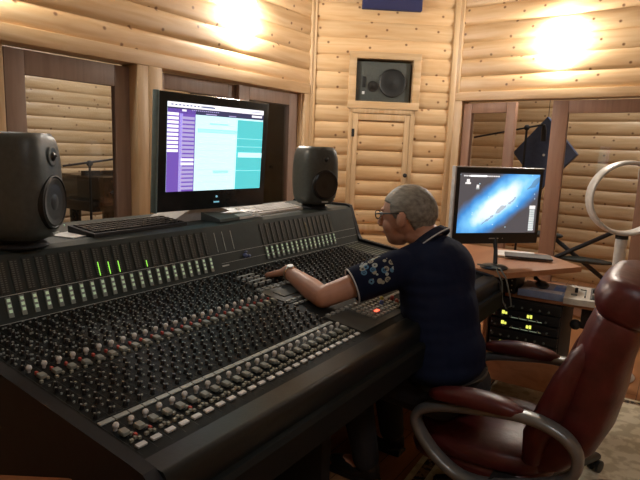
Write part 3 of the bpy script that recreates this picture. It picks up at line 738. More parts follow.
    lst = [(.04 + .028 * i, .06 + .028 * i, .945, .965, 1) for i in range(16)] + [(.12, .32, .94, .97, 1), (.08, .115, .85, .90, 1), (.065, .13, .82, .85, 1), (.205, .235, .76, .81, 1), (.20, .24, .735, .76, 2),
           (.90, .975, .41, .47, 1)] + [(.905, .97, .03, .405, 2)] + [(.905, .97, .05 + .04 * i, .065 + .04 * i, 1) for i in range(9)]
    rects(m, lst, -.0015, W_, H_, sx0, B + sz0)
    m.build('screen', [gm, wh, gy], t, smooth=False)
    m = MB(); m.box(.22, .275, -.002, 0, B + .026, B + .031); m.ball((.30, -.001, B + .028), (.003, .002, .003), 8); m.build('badge', 'print', t)
    m = MB(); m.tube([(.26, .02, B + .06), (.26, -.01, B - .03), (.245, -.04, .012)], [.015, .010, .012], 10); m.build('stand_neck', 'black', t)
    m = MB(); m.lathe([(.068, 0), (.070, .006), (.058, .014), (.02, .018)], 28, Matrix.Translation((.225, -.06, 0))); m.build('stand_base', 'black', t)
right_display()

def keyboard(loc, yaw, L_, W_, mat, keymat, label, name='computer_keyboard', cat='keyboard', rows=5, cols=18, group=None):
    t = thing(name, label, cat, loc, yaw, group)
    m = MB(); m.prism([(-W_ / 2, 0), (W_ / 2, 0), (W_ / 2, .026), (-W_ / 2, .012)], -L_ / 2, L_ / 2, 'x'); m.build('case', mat, t, smooth=False)
    m = MB()
    for r_ in range(rows):
        y = -W_ / 2 + .012 + r_ * (W_ - .02) / rows; z = .012 + (y + W_ / 2) / W_ * .014
        for c in range(cols):
            x = -L_ / 2 + .012 + c * (L_ - .022) / cols
            if r_ == 0 and 4 <= c <= 8:
                if c == 4: m.bbox(x, x + 5 * (L_ - .022) / cols - .004, y, y + (W_ - .02) / rows - .004, z, z + .006, b=.001)
                continue
            m.bbox(x, x + (L_ - .022) / cols - .004, y, y + (W_ - .02) / rows - .004, z, z + .006, b=.001)
    o = m.build('keys', keymat, t); o['kind'] = 'stuff'; return t
keyboard((1.305, 1.685, 1.041), math.radians(2), .42, .14, 'blackm', 'black', 'black computer keyboard on the console top between left speaker and display')
keyboard((2.14, 1.715, 1.041), math.radians(4), .43, .13, 'white', 'white', 'white computer keyboard on the console top left of the right speaker')
m = MB(); m.box(-.06, .08, -.05, .06, 0, .003); o = m.build('paper_sheet', 'paper', loc=(1.09, 1.70, 1.041)); o.rotation_euler = (0, 0, .2); tag(o, 'white sheet of paper on the console top beside the left speaker', 'paper')
t = thing('desk_tray', 'dark angled tray lying on the console top below the left display', 'tray', (1.80, 1.655, 1.041), math.radians(4))
m = MB(); m.prism([(-.05, 0), (.06, 0), (.06, .035), (-.05, .012)], -.13, .09, 'x'); m.build('tray_body', plain('tray_grey', (.10, .13, .13), .4), t, smooth=False)
m = MB(); m.prism([(-.052, .0), (-.052, .011), (-.02, .020), (-.02, .018)], .0, .10, 'x'); m.build('white_lip', 'white', t, smooth=False)
t = thing('white_cards', 'white and grey folded card resting on the console top near the left display', 'paper', (1.94, 1.70, 1.041), math.radians(-20))
m = MB(); m.prism([(-.08, 0), (.08, 0), (.0, .025)], -.05, .05, 'x'); m.build('folded_card', 'silver', t, smooth=False)

# ---------------------------------------------------------------- desk with rack on the right
POLY = [(2.775, .70), (3.23, .43), (3.50, .67), (3.5, 1.42), (2.80, 1.42)]
desk = thing('wooden_desk', 'reddish wooden corner desk carrying the galaxy wallpaper monitor', 'desk', (3.1, .95, 0))
m = MB(); m.prism([(x - 3.1, y - .95) for x, y in POLY], .752, .78, 'z'); m.build('desk_top', 'desk', desk, smooth=False)
m = MB(); m.bbox(-.10, -.03 + .40, -.105, -.085, 0, .752); m.build('side_panel', 'desk', desk)
m = MB(); m.bbox(-.30, -.27, -.07, .40, 0, .752); m.build('side_panel', 'desk', desk)
m = MB(); m.bbox(-.12, -.10, -.60, -.12, .13, .30); m.build('base_rail', 'desk', desk)
m = MB(); m.bbox(-.07, .36, -.70, -.18, .60, .62, b=.003); m.build('low_shelf', 'desk', desk)
for y in (-.64, ):
    m = MB(); m.bbox(.0, .03, y, y + .03, 0, .6); m.bbox(-.01, .10, y - .05, y + .08, .48, .6); m.ball((-.02, y + .10, .50), .028, 10); m.ball((-.02, y - .02, .50), .022, 10); m.build('support_leg', 'blackm', desk)
rack = thing('equipment_rack', 'black rack of audio gear with green lit displays under the wooden desk', 'rack', (3.0, .66, 0))
m = MB(); m.bbox(.02, .40, -.19, .17, .13, .595, b=.004); m.build('rack_case', 'blackm', rack)
zs = [.15, .205, .262, .318, .374, .43, .487, .543]
for i, z in enumerate(zs):
    m = MB(); m.bbox(.0, .03, -.185, .165, z, z + .05, b=.003); u_ = m.build('rack_unit', 'black', rack)
    m = MB()
    for k in range(7): m.lathe([(.006, 0), (.005, .01)], 8, Matrix.Translation((-.0, .15 - k * .045 - (.01 if i % 2 else 0), z + .015)) @ Matrix.Rotation(-PI / 2, 4, 'Y'))
    m.build('unit_knobs', 'panelgrey', u_)
    if i in (3, 5, 6):
        m = MB()
        for q, (a, w_, h_) in enumerate(((.10, .014, .018), (.085, .010, .012), (-.03, .012, .016), (-.045, .010, .018))):
            m.box(-.003, .0, a - w_ / 2, a + w_ / 2, z + .022, z + .022 + h_)
        m.build('unit_display', 'led_yellow', u_, smooth=False)
        m = MB(); m.box(-.002, .0, -.10, .06, z + .008, z + .011); m.build('unit_line', 'led_white', u_, smooth=False)
m = MB(); m.bbox(.0, .2, .05, .165, .625, .74, b=.004); u_ = m.build('upper_unit', 'black', rack)
m = MB()
for k in range(4):
    for j in range(2): m.ball((-.001, .07 + j * .05, .645 + k * .026), .004, 8)
m.build('unit_lights', 'print', u_)
for k in range(9):
    if k < 8: 
        m = MB(); m.ball((-.001, .158, zs[k] + .025), .0045, 8); m.build('rack_screw', 'silver', rack)
t = thing('picture_box', 'flat box printed with a blue picture of a black device, on the low desk shelf', 'box', (3.13, .59, .62), math.radians(3))
m = MB(); m.bbox(-.11, .14, -.115, .115, 0, .035, b=.002); m.build('box_body', plain('box_blue_grey', (.28, .36, .55), .5), t)
m = MB(); m.box(-.10, .13, .02, .105, .035, .036); m.box(-.1, -.04, -.1, .1, .035, .0362); m.build('printed_panel', plain('box_pale', (.7, .72, .8), .5), t, smooth=False)
m = MB(); m.box(-.02, .12, -.11, -.05, .035, .0363); m.build('blue_band', plain('box_blue', (.10, .28, .75), .5), t, smooth=False)
t = thing('headset', 'black curved device lying on the blue printed box', 'headset', (3.12, .60, .657), .4)
m = MB(); m.ball((0, 0, .018), (.06, .035, .018), 16); m.build('body', 'black', t)
m = MB(); m.tube([(-.05, .0, .02), (-.03, .03, .05), (.0, .04, .06), (.03, .035, .05), (.05, .01, .02)], .007, 8); m.build('band', 'black', t)
t = thing('desktop_controller', 'cream desktop controller with faders and dark pads on the low desk shelf', 'controller', (3.12, .36, .62), math.radians(6))
m = MB(); m.prism([(-.11, 0), (.13, 0), (.13, .05), (-.11, .03)], -.12, .12, 'y', T=Matrix.Identity(4)); m.build('case', 'switch', t, smooth=False)
m = MB(); m.box(-.08, .11, -.115, -.0, .0, .004, T=Matrix.Translation((0, 0, .0395)) @ Matrix.Rotation(-.083, 4, 'Y')); m.build('dark_panel', 'black', t, smooth=False)
for k in range(4):
    m = MB(); m.bbox(-.06 + .0, -.035, -.105 + k * .027, -.09 + k * .027, .036, .055, b=.002); m.build('pad', 'greycap', t)
    m = MB(); m.bbox(.03, .055, -.105 + k * .027, -.09 + k * .027, .044, .060, b=.002); m.build('pad', 'blackm', t)
m = MB(); m.bbox(-.0, .02, .06, .075, .04, .065, b=.002); m.build('fader_cap', 'black', t)
m = MB(); m.bbox(-.05, -.03, .06, .09, .034, .042, b=.002); m.bbox(.06, .075, .02, .05, .044, .05, b=.002); m.bbox(-.07, .06, .02, .026, .035, .046, b=.001); m.build('buttons', 'panelgrey', t)
t = thing('paper_stack', 'white papers with a dark folder edge behind the galaxy wallpaper monitor', 'papers', (3.30, .80, .78), .3)
m = MB(); m.box(-.10, .10, -.11, .11, 0, .012); m.build('papers', 'paper', t, smooth=False)
m = MB(); m.box(-.14, .0, -.19, .06, .012, .020); m.build('folder', 'black', t, smooth=False)
m = MB(); m.tube([(2.79, .86, .80), (2.80, .80, .80), (2.775, .74, .80), (2.75, .70, .76), (2.752, .67, .66), (2.76, .665, .62), (2.77, .69, .60), (2.775, .715, .64), (2.765, .72, .73), (2.78, .76, .795), (2.82, .84, .787)], .004, 8)
tag(m.build('grey_cable', 'panelgrey'), 'looped grey cable hanging off the desk edge beside the man', 'cable')

# ---------------------------------------------------------------- bladeless fan
f_ = thing('bladeless_fan', 'tall silver bladeless pedestal fan with a big ring behind the chair', 'fan', (3.85, .31, 0))
fy = math.radians(-8)
RZ = Matrix.Rotation(math.atan2(-.24, -3.84) + math.radians(22), 4, 'Z')   # local x = axis of ring
rings = []; R = .215
for i in range(48):
    a = 2 * PI * i / 48; c = Vector((0, math.sin(a) * R, math.cos(a) * R)); rad = Vector((0, math.sin(a), math.cos(a)))
    rings.append([(RZ @ (p)) + Vector((0, 0, 1.125)) for p in superring(c, (1, 0, 0), rad, .060, .014, 2.4, 14)])
m = MB(); m.loft(rings, closed=True); m.build('fan_ring', 'fan', f_, angle=80)
m = MB(); m.lathe([(.030, .09), (.030, .60), (.034, .62), (.034, .88)], 20); m.build('pole', 'fan', f_)
m = MB(); m.lathe([(.036, .875), (.036, .90)], 20); m.build('collar', 'blackm', f_)
m = MB(); m.lathe([(.165, 0), (.17, .01), (.155, .028), (.06, .04), (.04, .09)], 28); m.build('base', 'fan', f_)

# ---------------------------------------------------------------- rug
m = MB(); m.bbox(-.8, .8, -1.0, 1.0, 0, .010, b=.003); o = m.build('area_rug', 'rug', loc=(2.71, -.12, 0)); o.rotation_euler = (0, 0, math.radians(3)); tag(o, 'beige patterned oriental rug with dark medallions under the office chair', 'rug')

# ---------------------------------------------------------------- office chair
ch = thing('office_chair', 'burgundy leather executive office chair with looped grey metal arms', 'chair', (2.08, .40, 0))
CXh = Vector((2.08, .40, 0))
def chp(mb, name, mat, par=None, **k):
    for v in mb.v: v -= CXh
    return mb.build(name, mat, par or ch, **k)
XC = 2.03
m = MB(); pillow(m, (XC, .53, .335), (.255, .27, .062), 3.0, 14); pillow(m, (XC, .53, .275), (.245, .26, .045), 3.2); chp(m, 'seat', 'burg', angle=80)
# back: lofted along the leaning spine
def backring(yf, z, half, th, e=3.4): return superring((XC, yf - th / 2, z), (1, 0, 0), (0, 1, .25), half, th / 2, e, 28)
spine = [(.37, .30, .17, .06), (.345, .36, .21, .13), (.315, .45, .235, .17), (.285, .55, .245, .18), (.262, .65, .25, .175), (.245, .74, .25, .165), (.225, .82, .25, .16), (.205, .875, .245, .15), (.195, .90, .235, .13)]
m = MB(); m.loft([backring(*s_) for s_ in spine]); chp(m, 'backrest', 'burg', angle=80)
m = MB(); m.loft([backring(*s_) for s_ in [(.20, .885, .245, .155), (.208, .90, .25, .168), (.212, .93, .252, .18), (.197, .965, .25, .18), (.175, .99, .24, .15), (.145, 1.003, .22, .09)]]); chp(m, 'headrest', 'burg', angle=80)
for sx in (-1, 1):
    m = MB(); m.tube([(XC + sx * .20, .33, .36), (XC + sx * .215, .32, .46), (XC + sx * .22, .277, .57), (XC + sx * .22, .25, .66), (XC + sx * .215, .215, .75), (XC + sx * .20, .18, .81)], [.03, .042, .046, .042, .034, .02], 14); chp(m, 'side_bolster', 'burg', angle=80)
m = MB(); pillow(m, (XC, .30, .47), (.18, .05, .09), 2.6); chp(m, 'lumbar_pad', 'burg', angle=80)
# stitched flap seam line
def flatloop(x, pts, wx=.030, th=.017):
    k = len(pts); rings = []
    for i, (y, z) in enumerate(pts):
        a = Vector((0, *pts[(i - 1) % k])); b_ = Vector((0, *pts[(i + 1) % k])); t_ = (b_ - a).normalized(); nn = Vector((0, -t_.z, t_.y))
        rings.append(superring((x, y, z), (1, 0, 0), nn, wx, th, 3, 12))
    mb_ = MB(); mb_.loft(rings, closed=True); return mb_
def smooth_loop(pts, sub=4):
    out = []; k = len(pts)
    for i in range(k):
        p0, p1, p2, p3 = pts[i - 1], pts[i], pts[(i + 1) % k], pts[(i + 2) % k]
        for j in range(sub):
            t_ = j / sub
            out.append(tuple(.5 * ((2 * p1[q]) + (-p0[q] + p2[q]) * t_ + (2 * p0[q] - 5 * p1[q] + 4 * p2[q] - p3[q]) * t_ ** 2 + (-p0[q] + 3 * p1[q] - 3 * p2[q] + p3[q]) * t_ ** 3) for q in (0, 1)))
    return out
LOOP = [(.69, .47), (.62, .505), (.50, .53), (.38, .548), (.29, .545), (.215, .515), (.18, .46), (.20, .39), (.29, .335), (.42, .285), (.53, .275), (.62, .32), (.68, .38), (.705, .43)]
for sx in (-1, 1):
    x = XC + sx * .295
    m = flatloop(x, smooth_loop(LOOP)); arm = chp(m, 'armrest_loop', 'silverarm', angle=60)
    m = MB(); k = 10; rings = []
    for i in range(k + 1):
        f = i / k; y = .66 - f * .31; z = .530 + .022 * math.sin(f * PI * .8); s_ = max(.4, math.sin(PI * min(1, max(0, f * .96 + .02))) ** .33)
        rings.append(superring((x, y, z + .012), (1, 0, 0), (0, 0, 1), .046 * s_, .029 * s_, 2.6, 16))
    m.loft(rings); chp(m, 'arm_pad', 'burg', arm, angle=80)
    m = MB(); m.bbox(min(x, x - sx * .07), max(x, x - sx * .07), .30, .44, .27, .30); chp(m, 'arm_bracket', 'blackm', arm)
BC = Vector((2.18, .35))
m = MB(); m.bbox(XC - .12, XC + .12, .38, .66, .20, .235); chp(m, 'seat_plate', 'blackm')
m = MB(); m.lathe([(.028, .07), (.028, .13), (.05, .13), (.05, .21)], 16, Matrix.Translation((BC.x - .04, BC.y + .06, 0))); m.bbox(BC.x - .12, BC.x + .06, BC.y - .03, BC.y + .16, .185, .215); chp(m, 'gas_column', 'blackm')
for k in range(5):
    a = math.radians(-22 + 72 * k); e = Vector((math.cos(a), math.sin(a), 0)); c = Vector((BC.x, BC.y, 0)); L_ = .41
    m = MB(); m.loft([superring(c + Vector((0, 0, .105)) + e * .02, e.cross(Vector((0, 0, 1))), (0, 0, 1), .032, .024, 3, 12), superring(c + Vector((0, 0, .095)) + e * (L_ * .6), e.cross(Vector((0, 0, 1))), (0, 0, 1), .024, .018, 3, 12), superring(c + Vector((0, 0, .082)) + e * L_, e.cross(Vector((0, 0, 1))), (0, 0, 1), .020, .014, 3, 12)])
    lg = chp(m, 'base_leg', 'black')
    m = MB(); sd = e.cross(Vector((0, 0, 1)))
    for s2 in (-1, 1):
        q = c + e * L_ + sd * (.016 * s2) + Vector((0, 0, .037)); m.lathe([(.020, -.009), (.027, -.007), (.027, .007), (.020, .009)], 16, Matrix.Translation(q) @ sd.to_track_quat('Z', 'Y').to_matrix().to_4x4())
    m.tube([c + e * L_ + Vector((0, 0, .037)), c + e * L_ + Vector((0, 0, .09))], .011, 8); chp(m, 'caster', 'black', lg)

# ---------------------------------------------------------------- the man
def cone_chain(mb, pts, rs, n=16, sub=5):
    """tapered capsule chain made of overlapping balls and frusta (remeshed later)"""
    pts = [Vector(p) for p in pts]
    for i in range(len(pts) - 1):
        mb.tube([pts[i], pts[i + 1]], [rs[i], rs[i + 1]], n)
    for p, r in zip(pts, rs): mb.ball(p, r, n)
def remeshed(mb, name, mat, parent, voxel=.006, smooth_it=4, disp=0.):
    me = bpy.data.meshes.new('tmp'); me.from_pydata(mb.v, [], mb.f)
    bm = bmesh.new(); bm.from_mesh(me); bmesh.ops.recalc_face_normals(bm, faces=bm.faces[:]); bm.to_mesh(me); bm.free()
    o = bpy.data.objects.new('tmp', me); COL.objects.link(o)
    r = o.modifiers.new('r', 'REMESH'); r.mode = 'VOXEL'; r.voxel_size = voxel
    s_ = o.modifiers.new('s', 'SMOOTH'); s_.factor = .5; s_.iterations = smooth_it
    dg = bpy.context.evaluated_depsgraph_get(); me2 = bpy.data.meshes.new_from_object(o.evaluated_get(dg))
    bpy.data.objects.remove(o); me2.name = name; me2.materials.clear(); me2.materials.append(MT[mat] if isinstance(mat, str) else mat)
    me2.polygons.foreach_set('use_smooth', [True] * len(me2.polygons))
    o = bpy.data.objects.new(name, me2); COL.objects.link(o); o.parent = parent; return o
PB = Vector((2.02, .60, 0))
man = thing('person', 'man with short grey hair, glasses and navy polo shirt seated, reaching over the mixing console', 'person', PB)
def W(x, y, z): return Vector((x, y, z)) - PB
HC = W(2.025, .915, 1.119)                      # centre of the skull
HM = Matrix.Rotation(math.radians(3), 4, 'Z') @ Matrix.Rotation(math.radians(-10), 4, 'X')   # yaw, nod (local +y = face direction)
HS = 1.07
HM = HM @ Matrix.Scale(HS, 4)
def hd(x, y, z): return HC + (HM @ Vector((x, y, z)))
b = MB()
# head
b.ball(HC, (.076, .100, .098), 28, HM); b.ball(hd(0, .045, -.045), (.058, .058, .075), 20, HM); b.ball(hd(0, .058, -.090), (.036, .038, .028), 16, HM); b.ball(hd(0, .03, -.072), (.052, .05, .036), 16, HM)
b.ball(hd(0, -.03, -.045), (.060, .062, .06), 18, HM)
b.tube([hd(0, .098, .012), hd(0, .115, -.018), hd(0, .122, -.033)], [.008, .010, .012], 10); b.ball(hd(0, .115, -.034), (.014, .011, .010), 10, HM)
for sx in (-1, 1):
    b.ball(hd(sx * .079, -.002, -.018), (.011, .019, .032), 12, HM @ Matrix.Rotation(.25, 4, 'X')); b.ball(hd(sx * .03, .084, .022), (.020, .012, .008), 10, HM)
    b.ball(hd(sx * .038, .066, -.04), (.026, .026, .028), 12, HM)
b.ball(hd(0, .096, -.062), (.022, .012, .008), 10, HM)
# neck
cone_chain(b, [hd(0, -.02, -.07), W(2.035, .835, 1.03), W(2.035, .80, .96)], [.056, .058, .066])
# torso core
SL, SR = W(1.860, .862, .930), W(2.20, .83, .95)
b.ball(W(2.03, .78, .90), (.150, .090, .11), 20); b.ball(W(2.00, .72, .74), (.14, .09, .15), 20); b.ball(W(1.985, .68, .57), (.15, .095, .10), 20)
cone_chain(b, [SL, W(2.03, .80, .95), SR], [.05, .06, .05])
# left arm (visible)
EL, WL = W(1.645, 1.060, .826), W(1.752, 1.300, .868)
cone_chain(b, [SL, SL.lerp(EL, .5), EL], [.050, .046, .040]); cone_chain(b, [EL, EL.lerp(WL, .3), EL.lerp(WL, .7), WL], [.040, .042, .033, .025])
def hand(b, wrist, fdir, pdn, side, curl=1.):
    """fdir finger direction, pdn palm-down direction, side = towards thumb"""
    f, d, s_ = fdir.normalized(), pdn.normalized(), side.normalized()
    pc = wrist + f * .052
    b.ball(wrist + f * .012, (.024, .024, .019), 12)
    for k, q in enumerate((-.028, -.010, .009, .027)):
        b.tube([wrist + s_ * q * .5 + f * .005, wrist + s_ * q + f * .088], [.015, .0125], 10); b.ball(wrist + s_ * q + f * .088, .0125, 10)
    Ls = [(.021, .014, .012), (.030, .020, .016), (.034, .022, .017), (.030, .020, .016)]
    for k, q in enumerate((-.029, -.010, .009, .028)):
        p = wrist + s_ * q + f * .088; a = .35 * curl; pts = [p]
        for j, l in enumerate(Ls[k]):
            p = p + (f * math.cos(a) + d * math.sin(a)) * l * 1.15 + s_ * (q * .12); pts.append(p); a += .42 * curl
        rr = [.0105, .0095, .0088, .0078] if k else [.0095, .0085, .0078, .007]
        cone_chain(b, pts, rr, 10)
    p0 = wrist + s_ * .022 + f * .022 + d * .004
    cone_chain(b, [p0, p0 + s_ * .024 + f * .022 + d * .008, p0 + s_ * .034 + f * .046 + d * .016, p0 + s_ * .034 + f * .066 + d * .024], [.0145, .0118, .0105, .0085], 10)
fd = Vector((.10, .93, -.30)); sd = Vector((.98, -.1, .03))
hand(b, WL, fd, Vector((0, -.3, -1)), sd)
# right arm
ER, WR = W(2.39, .82, .83), W(2.46, 1.04, .858)
cone_chain(b, [SR, SR.lerp(ER, .5), ER], [.050, .046, .040]); cone_chain(b, [ER, ER.lerp(WR, .3), ER.lerp(WR, .7), WR], [.040, .042, .033, .025])
hand(b, WR, Vector((-.05, .95, -.2)), Vector((0, -.25, -1)), Vector((-.97, -.2, 0)), 1.1)
# legs
HL, HR = W(1.88, .675, .48), W(2.06, .675, .48); KL, KR = W(1.89, 1.06, .47), W(2.17, 1.06, .47); AL, AR = W(1.90, .98, .10), W(2.18, 1.0, .10)
for h_, k_, a_ in ((HL, KL, AL), (HR, KR, AR)):
    cone_chain(b, [h_, h_.lerp(k_, .5), k_], [.075, .070, .054]); cone_chain(b, [k_, k_.lerp(a_, .35), a_], [.052, .054, .038]); b.ball(a_ + Vector((0, .04, -.045)), (.038, .09, .035), 12)
body = remeshed(b, 'body', 'skin', man, .0045, 3)
# polo shirt
s = MB()
s.ball(W(2.03, .765, .895), (.190, .125, .145), 24, Matrix.Rotation(-.25, 4, 'X')); s.ball(W(1.98, .735, .76), (.195, .135, .17), 24, Matrix.Rotation(-.2, 4, 'X')); s.ball(W(1.955, .69, .62), (.195, .138, .13), 24)
s.ball(W(1.945, .692, .575), (.206, .136, .070), 24)
for i in range(9):
    f = i / 8; s.ball(W(1.945 + .065 * f, .690 + .088 * f, .585 + .31 * f), (.212 - .012 * f, .142 - .008 * f, .075), 24)
cone_chain(s, [SL + Vector((.02, 0, .0)), W(2.035, .80, .965), SR + Vector((-.02, 0, 0))], [.068, .078, .068])
CUFF_L = SL.lerp(EL, .62); CUFF_R = SR.lerp(ER, .54)
s.ball(SL, .070, 18); s.ball(SR, .070, 18)
s.tube([SL, CUFF_L], [.074, .067], 22); s.tube([SR, CUFF_R], [.072, .064], 22)
s.tube([W(2.035, .80, .965), W(2.035, .828, 1.018)], [.085, .068], 22)

def shirt_material():
    m, N, L, bb = new_mat('navy_polo_embroidered')
    tc = N.new('ShaderNodeTexCoord'); n = N.new('ShaderNodeTexNoise'); n.inputs['Scale'].default_value = 90; L.new(tc.outputs['Object'], n.inputs['Vector'])
    c = SL.lerp(EL, .26) + Vector((-.052, -.01, .035))
    vd = N.new('ShaderNodeVectorMath'); vd.operation = 'DISTANCE'; L.new(tc.outputs['Object'], vd.inputs[0]); vd.inputs[1].default_value = c
    mask = math_node(N, L, 'LESS_THAN', vd.outputs['Value'], .062)
    vo = N.new('ShaderNodeTexVoronoi'); vo.inputs['Scale'].default_value = 44; vo.inputs['Randomness'].default_value = .8; L.new(tc.outputs['Object'], vo.inputs['Vector'])
    ring = math_node(N, L, 'LESS_THAN', math_node(N, L, 'ABSOLUTE', math_node(N, L, 'SUBTRACT', vo.outputs['Distance'], .36)), .13)
    core = math_node(N, L, 'LESS_THAN', vo.outputs['Distance'], .14)
    any_ = math_node(N, L, 'MAXIMUM', ring, core)
    sepc = N.new('ShaderNodeSeparateColor'); L.new(vo.outputs['Color'], sepc.inputs[0])
    cr = N.new('ShaderNodeValToRGB'); cr.color_ramp.interpolation = 'CONSTANT'; e = cr.color_ramp.elements
    e[0].position = 0; e[0].color = (.40, .46, .46, 1); e[1].position = .5; e[1].color = (.09, .22, .36, 1)
    q = cr.color_ramp.elements.new(.7); q.color = (.35, .34, .27, 1)
    L.new(sepc.outputs[0], cr.inputs['Fac'])
    mx = N.new('ShaderNodeMix'); mx.data_type = 'RGBA'; L.new(math_node(N, L, 'MULTIPLY', mask, any_), mx.inputs[0]); mx.inputs[6].default_value = (.006, .0105, .032, 1); L.new(cr.outputs['Color'], mx.inputs[7])
    L.new(mx.outputs[2], bb.inputs['Base Color']); bb.inputs['Roughness'].default_value = .9; bb.inputs['Specular IOR Level'].default_value = .2
    n3 = N.new('ShaderNodeTexNoise'); n3.inputs['Scale'].default_value = 9; n3.inputs['Detail'].default_value = 2; L.new(tc.outputs['Object'], n3.inputs['Vector'])
    bp = N.new('ShaderNodeBump'); bp.inputs['Strength'].default_value = .5; bp.inputs['Distance'].default_value = .02; L.new(n3.outputs['Fac'], bp.inputs['Height']); L.new(bp.outputs['Normal'], bb.inputs['Normal'])
    return m
shirt = remeshed(s, 'polo_shirt', shirt_material(), man, .006, 14); shirt['label'] = 'navy polo shirt with blue and white embroidery on the sleeve'
def ringtube(c, axis, r, rt, name, mat, par, sc2=1., tilt=0):
    c = Vector(c); ax = Vector(axis).normalized(); u = ax.orthogonal().normalized(); w_ = ax.cross(u)
    m = MB(); m.tube([c + u * (r * math.cos(2 * PI * i / 32)) + w_ * (r * math.sin(2 * PI * i / 32)) for i in range(32)], rt, 8, closed=True); return m.build(name, mat, par)
ringtube(CUFF_L, EL - SL, .0645, .003, 'sleeve_piping', 'piping', shirt)
ringtube(CUFF_R, ER - SR, .0615, .003, 'sleeve_piping', 'piping', shirt)
# collar : open band around the neck
rings = []; NC = W(2.035, .826, 1.024); nax = (hd(0, -.02, -.07) - W(2.035, .80, .96)).normalized(); u = Vector((1, 0, 0)); w_ = nax.cross(u).normalized()
m = MB()
for i in range(33):
    a = 2 * PI * i / 32; rad = u * math.cos(a) + w_ * math.sin(a)
    rings.append([NC + rad * r_ + nax * h_ for r_, h_ in ((.084, -.022), (.087, -.010), (.070, .016), (.064, .014), (.066, -.010))])
m.loft(rings, cap=False); m.build('collar', 'navy', shirt, angle=70)
m = MB(); m.tube([NC + (u * math.cos(2 * PI * i / 32) + w_ * math.sin(2 * PI * i / 32)) * .0875 - nax * .014 for i in range(32)], .0028, 8, closed=True); m.build('collar_piping', 'piping', shirt)
# trousers, belt, shoes
tr = MB()
tr.ball(W(1.965, .672, .50), (.195, .148, .10), 24)
for h_, k_, a_ in ((HL, KL, AL), (HR, KR, AR)):
    cone_chain(tr, [h_, h_.lerp(k_, .5), k_], [.098, .086, .070]); cone_chain(tr, [k_, k_.lerp(a_, .4), a_], [.068, .066, .056])
remeshed(tr, 'trousers', 'trouser', man, .007, 5)
m = MB(); rings = [superring(W(1.958, .682, .540 + dz), (1, 0, 0), (0, 1, 0), .190 + o_, .136 + o_, 2.1, 36) for dz, o_ in ((-.016, .0), (-.014, .004), (.014, .004), (.016, 0))]
m.loft(rings, cap=False); m.build('belt', 'shoe', man)
for a_ in (AL, AR):
    q = MB(); q.ball(a_ + Vector((0, .055, -.055)), (.044, .125, .036), 16); q.ball(a_ + Vector((0, -.01, -.035)), (.04, .055, .048), 14); q.box(a_.x - .04, a_.x + .04, a_.y - .06, a_.y + .17, .0, .014)
    remeshed(q, 'shoe', 'shoe', man, .006, 3)
# hair shell
hb = bmesh.new(); bmesh.ops.create_icosphere(hb, subdivisions=5, radius=1)
def hair_ok(p):   # p in head coords scaled
    y, z = p.y, p.z
    if y > .078: return z > .062
    if y > .038: return z > .042 + (y - .038) * .45
    if y > .012: return z > -.022 + (y - .012) * 1.2
    if y > -.018: return z > .006
    if y > -.045: return z > .006 + (y + .018) * 3.2
    return z > -.088
for v in hb.verts:
    p = Vector((v.co.x * .0835, v.co.y * .107 - .003, v.co.z * .1055))
    if p.z < -.03 and p.y < 0: p.x *= .93; p.y = p.y * .96
    fl = 1 + .010 * math.sin(p.x * 70 + p.z * 30) * math.cos(p.y * 50)
    v.co = p * fl
bmesh.ops.delete(hb, geom=[f for f in hb.faces if not hair_ok(f.calc_center_median())], context='FACES')
for v in hb.verts: v.co = hd(*v.co)
me = bpy.data.meshes.new('hair'); hb.to_mesh(me); hb.free(); me.materials.append(MT['hair']); me.polygons.foreach_set('use_smooth', [True] * len(me.polygons))
o = bpy.data.objects.new('hair', me); COL.objects.link(o); o.parent = man; md = o.modifiers.new('s', 'SOLIDIFY'); md.thickness = .009; md.offset = -1
# glasses
m = MB()
for sx in (-1, 1):
    m.tube([hd(sx * .032 + .024 * math.cos(2 * PI * i / 20), .112 - .004 * abs(math.cos(2 * PI * i / 20)), .006 + .016 * math.sin(2 * PI * i / 20)) for i in range(20)], .0024, 6, closed=True)
    m.tube([hd(sx * .056, .106, .010), hd(sx * .074, .085, .010), hd(sx * .083, .02, .006), hd(sx * .083, -.005, .002)], .0028, 8)
m.tube([hd(-.008, .113, .010), hd(.008, .113, .010)], .002, 6)
gl = m.build('glasses', 'black', man)
m = MB()
for sx in (-1, 1): m.ball(hd(sx * .032, .092, .008), (.013, .010, .008), 12, HM)
m.build('eyes', 'white', man)
m = MB(); m.ball(hd(0, .105, -.062), (.020, .004, .005), 12, HM); m.build('lips', 'lip', man)
# wristwatch
wc = EL.lerp(WL, .90); wa = (WL - EL).normalized()
wt = ringtube(wc, wa, .0290, .0042, 'wristwatch', 'gold', man)
upn = (Vector((-.35, -.3, .88)) - wa * wa.dot(Vector((-.35, -.3, .88)))).normalized()
m = MB(); m.lathe([(.013, 0), (.014, .004), (.012, .006)], 18, Matrix.Translation(wc + upn * .030) @ upn.to_track_quat('Z', 'Y').to_matrix().to_4x4()); m.build('watch_face', 'white', wt)

# ---------------------------------------------------------------- table corner by the camera
t = thing('side_table', 'small orange wooden side table at the lower left in front of the console end', 'table', (.30, .80, 0), math.atan2(.133, -.084) + 0)
ux = Vector((-.534, .845)); vx = Vector((-.845, -.534))
m = MB(); m.bbox(-.12, .42, .0, .36, .675, .70, b=.012); tt = m.build('table_top', 'orange', t)
t.location = (.585 + ux.x * .12, .945 + ux.y * .12, 0)
for a, b_ in ((-.08, .04), (.38, .04), (-.08, .32), (.38, .32)):
    m = MB(); m.bbox(a - .018, a + .018, b_ - .018, b_ + .018, 0, .675); m.build('leg', 'orange', t)

